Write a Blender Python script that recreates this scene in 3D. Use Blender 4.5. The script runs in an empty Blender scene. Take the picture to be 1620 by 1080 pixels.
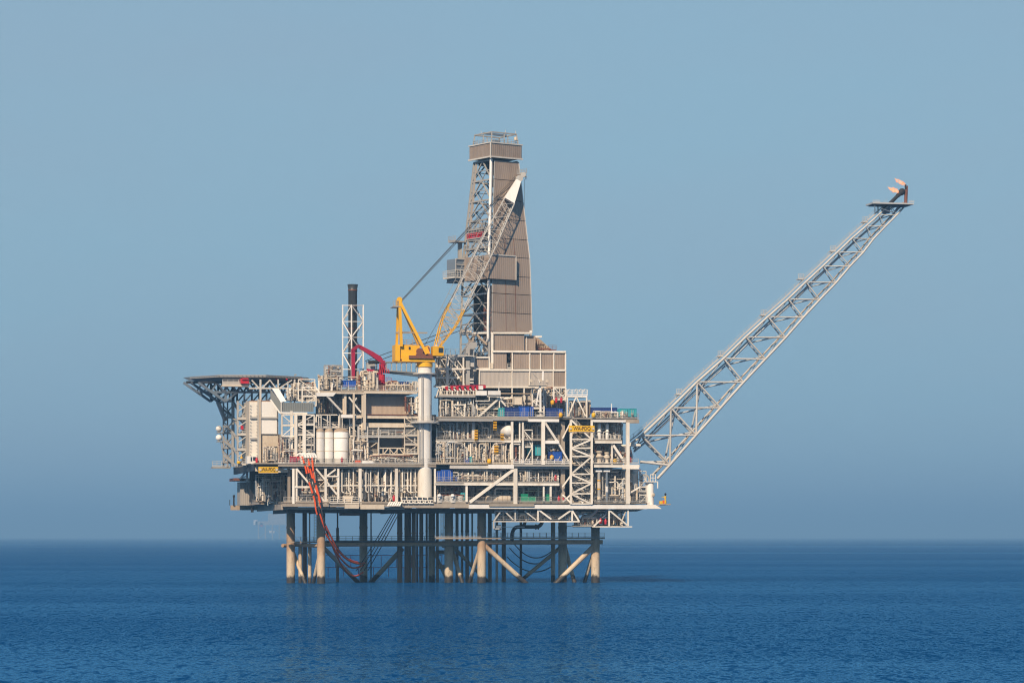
import bpy, math, random
from mathutils import Vector, Matrix

# ---------------------------------------------------------------- camera, sky, sun, exposure
scene = bpy.context.scene
COL = scene.collection
D0, FPX, HC = 640.0, 640.0 / 0.14, 10.45        # metres to the rig, focal length in px of the 1620 px photo, eye height
cam_d = bpy.data.cameras.new("camera")
cam = bpy.data.objects.new("camera", cam_d)
COL.objects.link(cam)
cam.location = (0, -D0, HC)
cam.rotation_euler = (math.radians(90), 0, 0)
cam_d.sensor_width = 36.0
cam_d.lens = 36.0 * FPX / 1620.0
cam_d.shift_y = (848.0 - 540.0) / 1620.0
cam_d.clip_start = 1.0
cam_d.clip_end = 120000.0
scene.camera = cam

SKY_S = 0.075
EXPO = 0.22
SUN_AZ, SUN_EL = math.radians(20), math.radians(39)   # to the left of the line from the rig back to the camera
sun_dir = Vector((-math.sin(SUN_AZ) * math.cos(SUN_EL), -math.cos(SUN_AZ) * math.cos(SUN_EL), math.sin(SUN_EL)))
world = bpy.data.worlds.new("World")
scene.world = world
world.use_nodes = True
wn, wl = world.node_tree.nodes, world.node_tree.links
wn.clear()
sky = wn.new('ShaderNodeTexSky')
sky.sky_type = 'NISHITA'
sky.sun_disc = False
sky.sun_elevation = SUN_EL
sky.sun_rotation = math.radians(180) + SUN_AZ
sky.altitude = 0
sky.air_density = 1.0
sky.dust_density = 0.35
sky.ozone_density = 2.0
bg = wn.new('ShaderNodeBackground')
bg.inputs['Strength'].default_value = SKY_S
wo = wn.new('ShaderNodeOutputWorld')
# a hazy lower sky: the clear sky above, fading to a grey-blue band of sea air towards the horizon
w_tc = wn.new('ShaderNodeTexCoord')
w_sp = wn.new('ShaderNodeSeparateXYZ')
wl.new(w_tc.outputs['Generated'], w_sp.inputs[0])
w_mr = wn.new('ShaderNodeMapRange')
w_mr.interpolation_type = 'SMOOTHSTEP'
w_mr.inputs['From Min'].default_value = 0.05
w_mr.inputs['From Max'].default_value = 0.60
w_mr.inputs['To Min'].default_value = 0.95
w_mr.inputs['To Max'].default_value = 0.0
wl.new(w_sp.outputs[2], w_mr.inputs[0])
w_mx = wn.new('ShaderNodeMixRGB')
w_map = wn.new('ShaderNodeMapping')
w_map.inputs['Scale'].default_value = (3.0, 3.0, 9.0)
wl.new(w_tc.outputs['Generated'], w_map.inputs[0])
w_ns = wn.new('ShaderNodeTexNoise')
w_ns.inputs['Scale'].default_value = 1.6
w_ns.inputs['Detail'].default_value = 4
wl.new(w_map.outputs[0], w_ns.inputs['Vector'])
w_rp = wn.new('ShaderNodeMapRange')
w_rp.inputs['From Min'].default_value = 0.35
w_rp.inputs['From Max'].default_value = 0.65
wl.new(w_ns.outputs['Fac'], w_rp.inputs[0])
w_hz = wn.new('ShaderNodeMixRGB')                    # uneven sea air: greyer and bluer drifts
w_hz.inputs[1].default_value = tuple(c / SKY_S / 2 ** EXPO for c in (0.303, 0.456, 0.578)) + (1,)
w_hz.inputs[2].default_value = tuple(c / SKY_S / 2 ** EXPO for c in (0.290, 0.476, 0.606)) + (1,)
wl.new(w_rp.outputs[0], w_hz.inputs[0])
wl.new(w_hz.outputs[0], w_mx.inputs[2])
# tuple(c / SKY_S / 2 ** EXPO for c in (0.282, 0.447, 0.580)) + (1,)
wl.new(w_mr.outputs[0], w_mx.inputs[0])
wl.new(sky.outputs[0], w_mx.inputs[1])
wl.new(w_mx.outputs[0], bg.inputs[0])
wl.new(bg.outputs[0], wo.inputs[0])

sun_l = bpy.data.lights.new("sun", 'SUN')
sun_l.energy = 5.0
sun_l.angle = math.radians(0.6)
sun_l.color = (1.0, 0.80, 0.58)
sun = bpy.data.objects.new("sun", sun_l)
COL.objects.link(sun)
sun.rotation_euler = (-sun_dir).to_track_quat('-Z', 'Y').to_euler()

scene.view_settings.view_transform = 'Standard'
scene.view_settings.look = 'None'
scene.view_settings.exposure = EXPO
scene.view_settings.gamma = 1.0
scene.cycles.filter_width = 1.15
scene.cycles.max_bounces = 5
scene.cycles.diffuse_bounces = 3
scene.cycles.glossy_bounces = 3
scene.cycles.transmission_bounces = 2
scene.cycles.transparent_max_bounces = 6
scene.cycles.volume_bounces = 0
scene.cycles.caustics_reflective = False
scene.cycles.caustics_refractive = False

# ---------------------------------------------------------------- materials
MATS = {}


def new_mat(name):
    m = bpy.data.materials.new(name)
    m.use_nodes = True
    return m, m.node_tree.nodes, m.node_tree.links, m.node_tree.nodes["Principled BSDF"]


def paint(name, col, dirt=(0.30, 0.19, 0.11), amount=0.35, scale=0.6, rough=0.55, metal=0.0, streak=True, stripes=0.0, spec=0.3):
    """painted steel with patches of grime and vertical rust streaks; stripes = pitch of corrugation in metres"""
    m, n, l, b = new_mat(name)
    b.inputs['Roughness'].default_value = rough
    b.inputs['Metallic'].default_value = metal
    b.inputs['Specular IOR Level'].default_value = spec
    geo = n.new('ShaderNodeNewGeometry')
    mp = n.new('ShaderNodeMapping')
    mp.inputs['Scale'].default_value = (1, 1, 0.28 if streak else 1)
    l.new(geo.outputs['Position'], mp.inputs['Vector'])
    t = n.new('ShaderNodeTexNoise')
    t.inputs['Scale'].default_value = scale
    t.inputs['Detail'].default_value = 6
    t.inputs['Roughness'].default_value = 0.7
    l.new(mp.outputs[0], t.inputs['Vector'])
    r = n.new('ShaderNodeValToRGB')
    r.color_ramp.elements[0].position = 0.47
    r.color_ramp.elements[1].position = 0.80
    l.new(t.outputs['Fac'], r.inputs[0])
    mm = n.new('ShaderNodeMath')
    mm.operation = 'MULTIPLY'
    mm.inputs[1].default_value = amount
    l.new(r.outputs[0], mm.inputs[0])
    oi = n.new('ShaderNodeObjectInfo')
    hsv = n.new('ShaderNodeHueSaturation')
    hsv.inputs['Color'].default_value = (*col, 1)
    mr = n.new('ShaderNodeMapRange')
    mr.inputs['To Min'].default_value = 0.86
    mr.inputs['To Max'].default_value = 1.06
    l.new(oi.outputs['Random'], mr.inputs[0])
    l.new(mr.outputs[0], hsv.inputs['Value'])
    mx = n.new('ShaderNodeMixRGB')
    l.new(mm.outputs[0], mx.inputs[0])
    l.new(hsv.outputs[0], mx.inputs[1])
    mx.inputs[2].default_value = (*dirt, 1)
    l.new(mx.outputs[0], b.inputs['Base Color'])
    if stripes:
        tc = n.new('ShaderNodeTexCoord')
        sp = n.new('ShaderNodeSeparateXYZ')
        l.new(tc.outputs['Object'], sp.inputs[0])
        ad = n.new('ShaderNodeMath')
        l.new(sp.outputs[0], ad.inputs[0])
        l.new(sp.outputs[1], ad.inputs[1])
        ml = n.new('ShaderNodeMath')
        ml.operation = 'MULTIPLY'
        ml.inputs[1].default_value = 2 * math.pi / stripes
        l.new(ad.outputs[0], ml.inputs[0])
        sn = n.new('ShaderNodeMath')
        sn.operation = 'SINE'
        l.new(ml.outputs[0], sn.inputs[0])
        bp = n.new('ShaderNodeBump')
        bp.inputs['Distance'].default_value = 0.016
        bp.inputs['Strength'].default_value = 1.0
        l.new(sn.outputs[0], bp.inputs['Height'])
        l.new(bp.outputs[0], b.inputs['Normal'])
    MATS[name] = m
    return m


paint('white', (0.82, 0.77, 0.68), amount=0.50, dirt=(0.40, 0.26, 0.14))
paint('bright_white', (0.84, 0.82, 0.78), amount=0.26, scale=0.5)
paint('cream', (0.66, 0.57, 0.45), amount=0.45)
paint('tan', (0.42, 0.33, 0.24), amount=0.5, dirt=(0.16, 0.10, 0.07))
paint('grey', (0.36, 0.35, 0.33), amount=0.45, dirt=(0.2, 0.15, 0.11))
paint('light_grey', (0.56, 0.54, 0.50), amount=0.42, dirt=(0.28, 0.2, 0.14))
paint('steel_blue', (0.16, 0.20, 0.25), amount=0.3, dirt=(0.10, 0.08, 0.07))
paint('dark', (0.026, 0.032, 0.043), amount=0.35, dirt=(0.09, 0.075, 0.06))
paint('girder', (0.36, 0.31, 0.25), amount=0.6, dirt=(0.15, 0.10, 0.075), scale=0.35)
paint('rust', (0.20, 0.075, 0.045), amount=0.5, dirt=(0.09, 0.05, 0.04))
paint('yellow', (0.83, 0.44, 0.012), amount=0.25, dirt=(0.35, 0.13, 0.03), rough=0.4)
paint('sign_yellow', (0.74, 0.44, 0.012), amount=0.4, dirt=(0.4, 0.2, 0.03), rough=0.5)
paint('red', (0.50, 0.018, 0.035), amount=0.2, dirt=(0.2, 0.03, 0.03), rough=0.45)
paint('crimson', (0.33, 0.012, 0.045), amount=0.2, dirt=(0.16, 0.02, 0.04), rough=0.4)
paint('blue', (0.014, 0.085, 0.42), amount=0.25, dirt=(0.05, 0.06, 0.1), stripes=0.35)
paint('navy', (0.016, 0.045, 0.20), amount=0.25, dirt=(0.05, 0.05, 0.08), stripes=0.35)
paint('teal', (0.04, 0.36, 0.42), amount=0.25, dirt=(0.08, 0.16, 0.17), stripes=0.35)
paint('green', (0.012, 0.28, 0.15), amount=0.2, dirt=(0.05, 0.12, 0.08))
paint('orange', (0.78, 0.10, 0.015), amount=0.25, dirt=(0.4, 0.1, 0.04))
paint('brown_steel', (0.27, 0.165, 0.105), amount=0.6, dirt=(0.11, 0.065, 0.045))
paint('black', (0.02, 0.021, 0.024), amount=0.3, dirt=(0.07, 0.05, 0.045), rough=0.7)
paint('rope', (0.05, 0.052, 0.058), amount=0.2)
paint('cladding', (0.330, 0.262, 0.212), amount=0.62, dirt=(0.17, 0.125, 0.10), scale=0.38, stripes=0.55)
paint('pale_cladding', (0.50, 0.45, 0.40), amount=0.45, dirt=(0.25, 0.19, 0.15), scale=0.3, stripes=0.95)
paint('wall_cladding', (0.43, 0.34, 0.26), amount=0.5, dirt=(0.24, 0.17, 0.12), scale=0.25, stripes=1.1)
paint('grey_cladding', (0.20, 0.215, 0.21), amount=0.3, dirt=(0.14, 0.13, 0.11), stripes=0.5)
paint('stone_cladding', (0.40, 0.37, 0.33), amount=0.35, dirt=(0.24, 0.2, 0.16), stripes=0.5)
paint('bare_steel', (0.40, 0.36, 0.32), amount=0.5, dirt=(0.24, 0.16, 0.11), scale=0.8)
paint('galvanised', (0.47, 0.49, 0.50), amount=0.3, dirt=(0.3, 0.27, 0.25))
paint('stack_metal', (0.10, 0.105, 0.105), amount=0.4, dirt=(0.055, 0.05, 0.045), rough=0.38, metal=0.55, scale=0.4)
paint('glass', (0.02, 0.03, 0.04), amount=0.0, rough=0.08, spec=0.6)
paint('letter', (0.05, 0.02, 0.008), amount=0.1)


def leg_mat():
    """steel pile paint: tan above, pale lower down over the splash zone, black growth at the waterline"""
    m, n, l, b = new_mat('pile_paint')
    b.inputs['Roughness'].default_value = 0.6
    geo = n.new('ShaderNodeNewGeometry')
    mp = n.new('ShaderNodeMapping')
    mp.inputs['Scale'].default_value = (1, 1, 0.3)
    l.new(geo.outputs['Position'], mp.inputs['Vector'])
    t = n.new('ShaderNodeTexNoise')
    t.inputs['Scale'].default_value = 0.8
    t.inputs['Detail'].default_value = 6
    t.inputs['Roughness'].default_value = 0.68
    l.new(mp.outputs[0], t.inputs['Vector'])
    sp = n.new('ShaderNodeSeparateXYZ')
    l.new(geo.outputs['Position'], sp.inputs[0])
    ma = n.new('ShaderNodeMath')
    ma.operation = 'MULTIPLY_ADD'
    ma.inputs[1].default_value = 3.0
    l.new(t.outputs['Fac'], ma.inputs[0])
    l.new(sp.outputs[2], ma.inputs[2])
    mr = n.new('ShaderNodeMapRange')
    mr.inputs['From Min'].default_value = 1.1
    mr.inputs['From Max'].default_value = 19.2
    l.new(ma.outputs[0], mr.inputs[0])
    r = n.new('ShaderNodeValToRGB')
    e = r.color_ramp.elements
    e[0].position, e[0].color = 0.0, (0.03, 0.026, 0.02, 1)
    e[1].position, e[1].color = 1.0, (0.345, 0.205, 0.115, 1)
    for p, c in ((0.095, (0.035, 0.03, 0.024, 1)), (0.125, (0.60, 0.50, 0.36, 1)), (0.35, (0.58, 0.45, 0.31, 1)), (0.47, (0.42, 0.275, 0.165, 1))):
        k = e.new(p)
        k.color = c
    l.new(mr.outputs[0], r.inputs[0])
    t2 = n.new('ShaderNodeTexNoise')
    t2.inputs['Scale'].default_value = 1.6
    t2.inputs['Detail'].default_value = 7
    t2.inputs['Roughness'].default_value = 0.75
    l.new(mp.outputs[0], t2.inputs['Vector'])
    r2 = n.new('ShaderNodeValToRGB')
    r2.color_ramp.elements[0].position = 0.52
    r2.color_ramp.elements[1].position = 0.72
    l.new(t2.outputs['Fac'], r2.inputs[0])
    mm = n.new('ShaderNodeMath')
    mm.operation = 'MULTIPLY'
    mm.inputs[1].default_value = 0.75
    l.new(r2.outputs[0], mm.inputs[0])
    mx = n.new('ShaderNodeMixRGB')
    l.new(mm.outputs[0], mx.inputs[0])
    l.new(r.outputs[0], mx.inputs[1])
    mx.inputs[2].default_value = (0.14, 0.085, 0.055, 1)
    l.new(mx.outputs[0], b.inputs['Base Color'])
    MATS['pile'] = m


leg_mat()


def sea_mat():
    """open water: every wave facet is tilted by noise vectors of several sizes, calmer in long slicks"""
    m, n, l, b = new_mat('sea_water')
    geo = n.new('ShaderNodeNewGeometry')

    def noise(scale, detail, sx, sy, rough=0.6, off=0.0):
        mp = n.new('ShaderNodeMapping')
        mp.inputs['Scale'].default_value = (sx, sy, 1)
        mp.inputs['Location'].default_value = (off, off, 0)
        mp.inputs['Rotation'].default_value = (0, 0, 0.10)
        l.new(geo.outputs['Position'], mp.inputs['Vector'])
        t = n.new('ShaderNodeTexNoise')
        t.noise_dimensions = '2D'
        t.inputs['Scale'].default_value = scale
        t.inputs['Detail'].default_value = detail
        t.inputs['Roughness'].default_value = rough
        l.new(mp.outputs[0], t.inputs['Vector'])
        return t

    def vmath(op, a, c=None, scale=None):
        k = n.new('ShaderNodeVectorMath')
        k.operation = op
        for i, x in enumerate((a, c)):
            if x is None:
                continue
            if isinstance(x, tuple):
                k.inputs[i].default_value = x
            else:
                l.new(x, k.inputs[i])
        if scale is not None:
            if isinstance(scale, float):
                k.inputs['Scale'].default_value = scale
            else:
                l.new(scale, k.inputs['Scale'])
        return k.outputs[0]

    def mapr(x, f0, f1, t0, t1):
        mr = n.new('ShaderNodeMapRange')
        for k, val in zip(('From Min', 'From Max', 'To Min', 'To Max'), (f0, f1, t0, t1)):
            mr.inputs[k].default_value = val
        l.new(x, mr.inputs[0])
        return mr.outputs[0]

    half = (0.5, 0.5, 0.5)
    swell = noise(0.15, 2, 1.0, 0.22, 0.5)
    mid = noise(0.7, 2, 1.0, 0.26, 0.55, 13)
    small = noise(2.1, 2, 1.0, 0.36, 0.6, 31)
    fine = noise(3.2, 1, 1.0, 0.8, 0.6, 57)
    tilt = vmath('ADD', vmath('ADD', vmath('SCALE', vmath('SUBTRACT', swell.outputs['Color'], half), scale=1.2),
                              vmath('SCALE', vmath('SUBTRACT', mid.outputs['Color'], half), scale=2.3)),
                 vmath('ADD', vmath('SCALE', vmath('SUBTRACT', small.outputs['Color'], half), scale=2.6),
                       vmath('SCALE', vmath('SUBTRACT', fine.outputs['Color'], half), scale=0.8)))
    patch = noise(0.0030, 5, 0.20, 1.0, 0.6, 7)
    gust = noise(0.011, 4, 0.16, 1.0, 0.6, 91)
    calm = mapr(patch.outputs['Fac'], 0.42, 0.54, 0.55, 1.14)
    gusty = mapr(gust.outputs['Fac'], 0.38, 0.54, 0.66, 1.12)
    cm = n.new('ShaderNodeMath')
    cm.operation = 'MULTIPLY'
    l.new(calm, cm.inputs[0])
    l.new(gusty, cm.inputs[1])
    calm = cm.outputs[0]
    tilt = vmath('MULTIPLY', vmath('SCALE', tilt, scale=calm), (1.0, 1.0, 0.0))
    nrm = vmath('NORMALIZE', vmath('ADD', tilt, (0.0, 0.0, 1.0)))
    n.remove(b)
    dif = n.new('ShaderNodeBsdfDiffuse')
    dif.inputs['Color'].default_value = (0.001, 0.050, 0.165, 1)
    glo = n.new('ShaderNodeBsdfGlossy')
    glo.inputs['Color'].default_value = (0.36, 0.74, 1.0, 1)
    glo.inputs['Roughness'].default_value = 0.10
    l.new(nrm, glo.inputs['Normal'])
    fr = n.new('ShaderNodeFresnel')
    fr.inputs['IOR'].default_value = 1.333
    l.new(nrm, fr.inputs['Normal'])
    fm = n.new('ShaderNodeMath')
    fm.operation = 'MULTIPLY'
    fm.inputs[1].default_value = 0.72
    l.new(fr.outputs[0], fm.inputs[0])
    mix = n.new('ShaderNodeMixShader')
    l.new(fm.outputs[0], mix.inputs[0])
    l.new(dif.outputs[0], mix.inputs[1])
    l.new(glo.outputs[0], mix.inputs[2])
    l.new(mix.outputs[0], n['Material Output'].inputs['Surface'])
    MATS['sea'] = m


sea_mat()

# ---------------------------------------------------------------- mesh helpers


class Frame:
    """a turned set of axes on the rig: u along its long front, v into its depth, z up"""

    def __init__(self, x, y, deg):
        self.x, self.y, self.deg = x, y, deg
        self.c, self.s = math.cos(math.radians(deg)), math.sin(math.radians(deg))

    def w(self, u, v, z):
        return Vector((self.x + u * self.c - v * self.s, self.y + u * self.s + v * self.c, z))


TH = 12.0
G = Frame((762 - 810) * 0.14, 0.0, TH)


def q(px, py, v, f=G):
    """point of the photo (1620 px wide) carried to depth v of the rig: (u, v, z)"""
    t = (px - 810.0) / FPX
    u = (t * (D0 + f.y + v * f.c) - f.x + v * f.s) / (f.c - t * f.s)
    Y = f.y + u * f.s + v * f.c
    return u, v, HC + (848.0 - py) * (D0 + Y) / FPX


def P(px, py, v):
    return G.w(*q(px, py, v))


_jit = random.Random(5)


class M:
    """collects boxes, bars, tubes in world coordinates; build() links them as ONE mesh object"""

    def __init__(self):
        self.v, self.f, self.sm = [], [], []

    def add(self, vs, fs, smooth=False):
        b = len(self.v)
        self.v += [Vector(x) for x in vs]
        self.f += [tuple(i + b for i in f) for f in fs]
        self.sm += [smooth] * len(fs)

    def hexa(self, p):
        self.add(p, [(0, 3, 2, 1), (4, 5, 6, 7), (0, 1, 5, 4), (1, 2, 6, 5), (2, 3, 7, 6), (3, 0, 4, 7)])

    def box(self, u0, u1, v0, v1, z0, z1, f=G):
        e = _jit.uniform(0.0, 0.012)
        u0, u1, v0, v1, z0, z1 = u0 - e, u1 + e, v0 - e, v1 + e, z0 - e, z1 + e
        self.hexa([f.w(u0, v0, z0), f.w(u1, v0, z0), f.w(u1, v1, z0), f.w(u0, v1, z0),
                   f.w(u0, v0, z1), f.w(u1, v0, z1), f.w(u1, v1, z1), f.w(u0, v1, z1)])

    def pbox(self, x0, x1, y0, y1, v0, d):
        """box whose front fills photo columns x0..x1 and rows y0 (top)..y1 at depth v0, d metres deep"""
        u0, _, z1 = q(x0, y0, v0)
        u1, _, _ = q(x1, y0, v0)
        z0 = q(0.5 * (x0 + x1), y1, v0)[2]
        z1 = q(0.5 * (x0 + x1), y0, v0)[2]
        self.box(u0, u1, v0, v0 + d, z0, z1)

    def tube(self, a, b, r, n=6, r2=None, cap=True):
        a, b = Vector(a), Vector(b)
        d = b - a
        if d.length < 1e-6:
            return
        d.normalize()
        x = d.orthogonal().normalized()
        y = d.cross(x)
        r2 = r if r2 is None else r2
        vs = []
        for c, rr in ((a, r), (b, r2)):
            for i in range(n):
                t = 2 * math.pi * i / n
                vs.append(c + (x * math.cos(t) + y * math.sin(t)) * rr)
        self.add(vs, [(i, (i + 1) % n, n + (i + 1) % n, n + i) for i in range(n)], True)
        if cap:
            self.add(vs[:n], [tuple(reversed(range(n)))])
            self.add(vs[n:], [tuple(range(n))])

    def bar(self, a, b, w, h=None):
        """square bar"""
        a, b = Vector(a), Vector(b)
        d = b - a
        if d.length < 1e-6:
            return
        d.normalize()
        up = Vector((0, 0, 1)) if abs(d.z) < 0.95 else Vector((G.s, -G.c, 0))
        x = d.cross(up).normalized()
        y = x.cross(d)
        h = w if h is None else h
        k = 1 + _jit.uniform(-0.03, 0.03)
        x, y = x * w * k / 2, y * h * k / 2
        self.hexa([a - x - y, a + x - y, a + x + y, a - x + y, b - x - y, b + x - y, b + x + y, b - x + y])

    def path(self, pts, r, n=6, bend=0.0):
        pts = [Vector(p) for p in pts]
        if bend > 0 and len(pts) > 2:
            out = [pts[0]]
            for i in range(1, len(pts) - 1):
                a, b, c = pts[i - 1], pts[i], pts[i + 1]
                k = min(bend, (a - b).length * 0.45, (c - b).length * 0.45)
                s, e = b + (a - b).normalized() * k, b + (c - b).normalized() * k
                for t in (0, 0.33, 0.67, 1):
                    out.append((1 - t) ** 2 * s + 2 * t * (1 - t) * b + t * t * e)
            out.append(pts[-1])
            pts = out
        for a, b in zip(pts, pts[1:]):
            self.tube(a, b, r, n)

    def lathe(self, base, axis, prof, n=16):
        """prof = [(distance along axis, radius)]"""
        base, axis = Vector(base), Vector(axis).normalized()
        x = axis.orthogonal().normalized()
        y = axis.cross(x)
        vs = []
        for d, r in prof:
            for i in range(n):
                t = 2 * math.pi * i / n
                vs.append(base + axis * d + (x * math.cos(t) + y * math.sin(t)) * max(r, 0.001))
        fs = []
        for k in range(len(prof) - 1):
            for i in range(n):
                fs.append((k * n + i, k * n + (i + 1) % n, (k + 1) * n + (i + 1) % n, (k + 1) * n + i))
        self.add(vs, fs, True)
        self.add(vs[:n], [tuple(reversed(range(n)))])
        self.add(vs[-n:], [tuple(range(n))])

    def vessel(self, a, b, r, n=16, dome=0.5):
        a, b = Vector(a), Vector(b)
        L = (b - a).length
        h = r * dome
        self.lathe(a, b - a, [(0, 0.02), (0.06 * h, r * 0.45), (0.3 * h, r * 0.78), (0.65 * h, r * 0.95), (h, r), (L - h, r),
                              (L - 0.65 * h, r * 0.95), (L - 0.3 * h, r * 0.78), (L - 0.06 * h, r * 0.45), (L, 0.02)], n)

    def rail(self, a, b, h=1.15, step=1.6, w=0.075, rails=3, toe=True):
        a, b = Vector(a), Vector(b)
        n = max(1, int(round((b - a).length / step)))
        up = Vector((0, 0, 1))
        for i in range(n + 1):
            p = a.lerp(b, i / n)
            self.bar(p, p + up * h, w)
        for i in range(rails):
            k = up * (h - 0.04 - i * h / rails)
            self.bar(a + k, b + k, w * 0.9)
        if toe:
            self.bar(a + up * 0.09, b + up * 0.09, 0.03, 0.18)

    def build(self, name, mat, parent=None, loc=None, rotz=None, smooth=True):
        """link as one object; a part takes its thing's place, a top-level mesh its own"""
        me = bpy.data.meshes.new(name)
        o = bpy.data.objects.new(name, me)
        if parent is not None:
            mw = wm(parent)
            o.parent = parent
        else:
            if loc is None:
                lo = Vector((min(v.x for v in self.v), min(v.y for v in self.v), min(v.z for v in self.v)))
                hi = Vector((max(v.x for v in self.v), max(v.y for v in self.v), 0))
                loc = Vector(((lo.x + hi.x) / 2, (lo.y + hi.y) / 2, lo.z))
            o.location = loc
            o.rotation_euler = (0, 0, math.radians(TH if rotz is None else rotz))
            mw = Matrix.Translation(loc) @ Matrix.Rotation(o.rotation_euler[2], 4, 'Z')
        inv = mw.inverted()
        me.from_pydata([inv @ v for v in self.v], [], self.f)
        me.materials.append(MATS[mat])
        me.polygons.foreach_set("use_smooth", self.sm)
        me.update()
        COL.objects.link(o)
        return o


def wm(o):
    m = Matrix.Translation(o.location) @ Matrix.Rotation(o.rotation_euler[2], 4, 'Z')
    return wm(o.parent) @ m if o.parent else m


def tag(o, label, cat, group=None):
    o['label'], o['category'] = label, cat
    if group:
        o['group'] = group
    return o


def thing(name, label, cat, loc, rotz=TH, group=None):
    o = bpy.data.objects.new(name, None)
    o.empty_display_size = 0.5
    COL.objects.link(o)
    o.location = loc
    o.rotation_euler = (0, 0, math.radians(rotz))
    return tag(o, label, cat, group)


def kind(o, k):
    o['kind'] = k
    return o


# ---------------------------------------------------------------- sea and haze
mb = M()
S = 40000.0
ring = [0]
mb.add([(-S, -3000, 0), (S, -3000, 0), (S, 2 * S, 0), (-S, 2 * S, 0)], [(0, 1, 2, 3)])
kind(mb.build('sea', 'sea', loc=Vector((0, 0, 0)), rotz=0), 'structure')

hz, n_, l_, b_ = new_mat('sea_haze')
n_.remove(b_)
pv = n_.new('ShaderNodeVolumePrincipled')
pv.inputs['Color'].default_value = (0.29, 0.585, 0.96, 1)
pv.inputs['Density'].default_value = 1.75e-4
pv.inputs['Anisotropy'].default_value = 0.0
l_.new(pv.outputs[0], n_['Material Output'].inputs['Volume'])
MATS['haze'] = hz
mb = M()
mb.hexa([Vector(p) for p in ((-S - 900, -3900, -1), (S + 900, -3900, -1), (S + 900, 2 * S + 900, -1), (-S - 900, 2 * S + 900, -1),
                             (-S - 900, -3900, 205), (S + 900, -3900, 205), (S + 900, 2 * S + 900, 205), (-S - 900, 2 * S + 900, 205))])
kind(mb.build('haze', 'haze', loc=Vector((0, 0, -1)), rotz=0), 'stuff')

# ---------------------------------------------------------------- shorthand: shapes given in photo columns, rows and depth


def shape(m, s):
    k = s[0]
    if k == 'bar':
        m.bar(P(*s[1]), P(*s[2]), s[3], s[4] if len(s) > 4 else None)
    elif k == 'tube':
        m.tube(P(*s[1]), P(*s[2]), s[3], s[4] if len(s) > 4 else 8)
    elif k == 'path':
        m.path([P(*p) for p in s[1]], s[2], 8, s[3] if len(s) > 3 else 0.0)
    elif k == 'box':
        m.pbox(*s[1:7])
    elif k == 'rail':
        m.rail(P(*s[1]), P(*s[2]), *(s[3:]))
    elif k == 'vessel':
        m.vessel(P(*s[1]), P(*s[2]), s[3], 18, s[4] if len(s) > 4 else 0.5)
    elif k == 'quad':
        pts = [P(*p) for p in s[1]]
        back = [p + Vector((-G.s, G.c, 0)) * s[2] for p in pts]
        n = len(pts)
        m.add(pts + back, [tuple(range(n - 1, -1, -1)), tuple(range(n, 2 * n))] + [(i, (i + 1) % n, n + (i + 1) % n, n + i) for i in range(n)])


EACH = {'edge_girder', 'side_girder', 'wall_panel', 'deck_plate', 'handrail', 'floor_girder', 'machine_house', 'walkway', 'wall', 'shaft', 'louvre', 'end_panel', 'striped_barrier', 'curved_pipe', 'side_pipe', 'leg', 'landing', 'gantry_brace', 'winch', 'access_ladder', 'tip_platform', 'nozzle', 'flue_band', 'lower_wall', 'middle_wall', 'upper_wall', 'band', 'collar', 'floor', 'window'}


def piece(parent, name, mat, *shapes):
    if parent is not None and name in EACH and len(shapes) > 1:
        return [piece(parent, name, mat, s) for s in shapes][0]
    m = M()
    for s in shapes:
        shape(m, s)
    return m.build(name, mat, parent)


def pieces(parent, name, mat, shapes):
    return [piece(parent, name, mat, s) for s in shapes]


def solo(name, label, cat, mat, *shapes, group=None):
    return tag(piece(None, name, mat, *shapes), label, cat, group)


def T(name, label, cat, px, py, v, rotz=TH, group=None):
    return thing(name, label, cat, P(px, py, v), rotz, group)


ORD = ('first', 'second', 'third', 'fourth', 'fifth', 'sixth')

# ---------------------------------------------------------------- jacket: eight piles, braces, walkway
jk = T('platform_jacket', 'tan steel jacket of eight tubular legs and braces standing in the sea', 'jacket', 762, 921, 8)
for px, v, r in ((508, 8, 0.92), (683, 26, 0.78), (762, 8, 0.98), (942, 8, 0.98), (460, 16, 0.95), (575, 30, 0.92), (710, 15, 0.98), (890, 16, 0.98)):
    lo, hi = P(px, 900, v), P(px, 806, v)
    m = M()
    m.tube(Vector((lo.x, lo.y, -3)), hi, r, 20)
    z = 12.2
    m.tube(Vector((lo.x, lo.y, z)), Vector((lo.x, lo.y, z + 0.5)), r * 1.07, 20)
    m.build('leg', 'pile', jk)


def wl(px, v):
    """point just under the water at a photo column"""
    p = P(px, 900, v)
    return (p.x, p.y, -1.2)


for a, bpx, bv, r in (((766, 862, 8), 840, 8, 0.56), ((938, 865, 8), 872, 8, 0.58), ((512, 866, 9), 574, 28, 0.48), ((636, 868, 22), 580, 30, 0.56),
                      ((713, 862, 19), 734, 13, 0.46), ((759, 868, 8), 740, 13, 0.44), ((893, 862, 19), 911, 13, 0.48), ((940, 872, 8), 922, 13, 0.44),
                      ((461, 866, 19), 486, 13, 0.42), ((507, 870, 8), 494, 13, 0.42), ((716, 864, 20), 780, 26, 0.42), ((886, 866, 22), 812, 24, 0.44), ((687, 872, 26), 712, 24, 0.36)):
    m = M()
    m.tube(P(*a), wl(bpx, bv), r, 12)
    m.build('brace', 'pile', jk)
for a, b, r in (((512, 860.5, 14), (758, 860, 14), 0.52), ((766, 857, 8), (953, 857, 8), 0.50), ((577, 861, 30), (708, 858, 20), 0.40), ((712, 858, 19), (888, 858, 19), 0.42),
                ((462, 861, 19), (506, 863, 8), 0.42), ((712, 858, 19), (760, 858, 8), 0.42), ((892, 857, 19), (941, 857, 8), 0.42), ((447, 862.5, 17), (462, 862.5, 19), 0.42)):
    piece(jk, 'horizontal_beam', 'pile', ('tube', a, b, r, 12))
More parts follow.
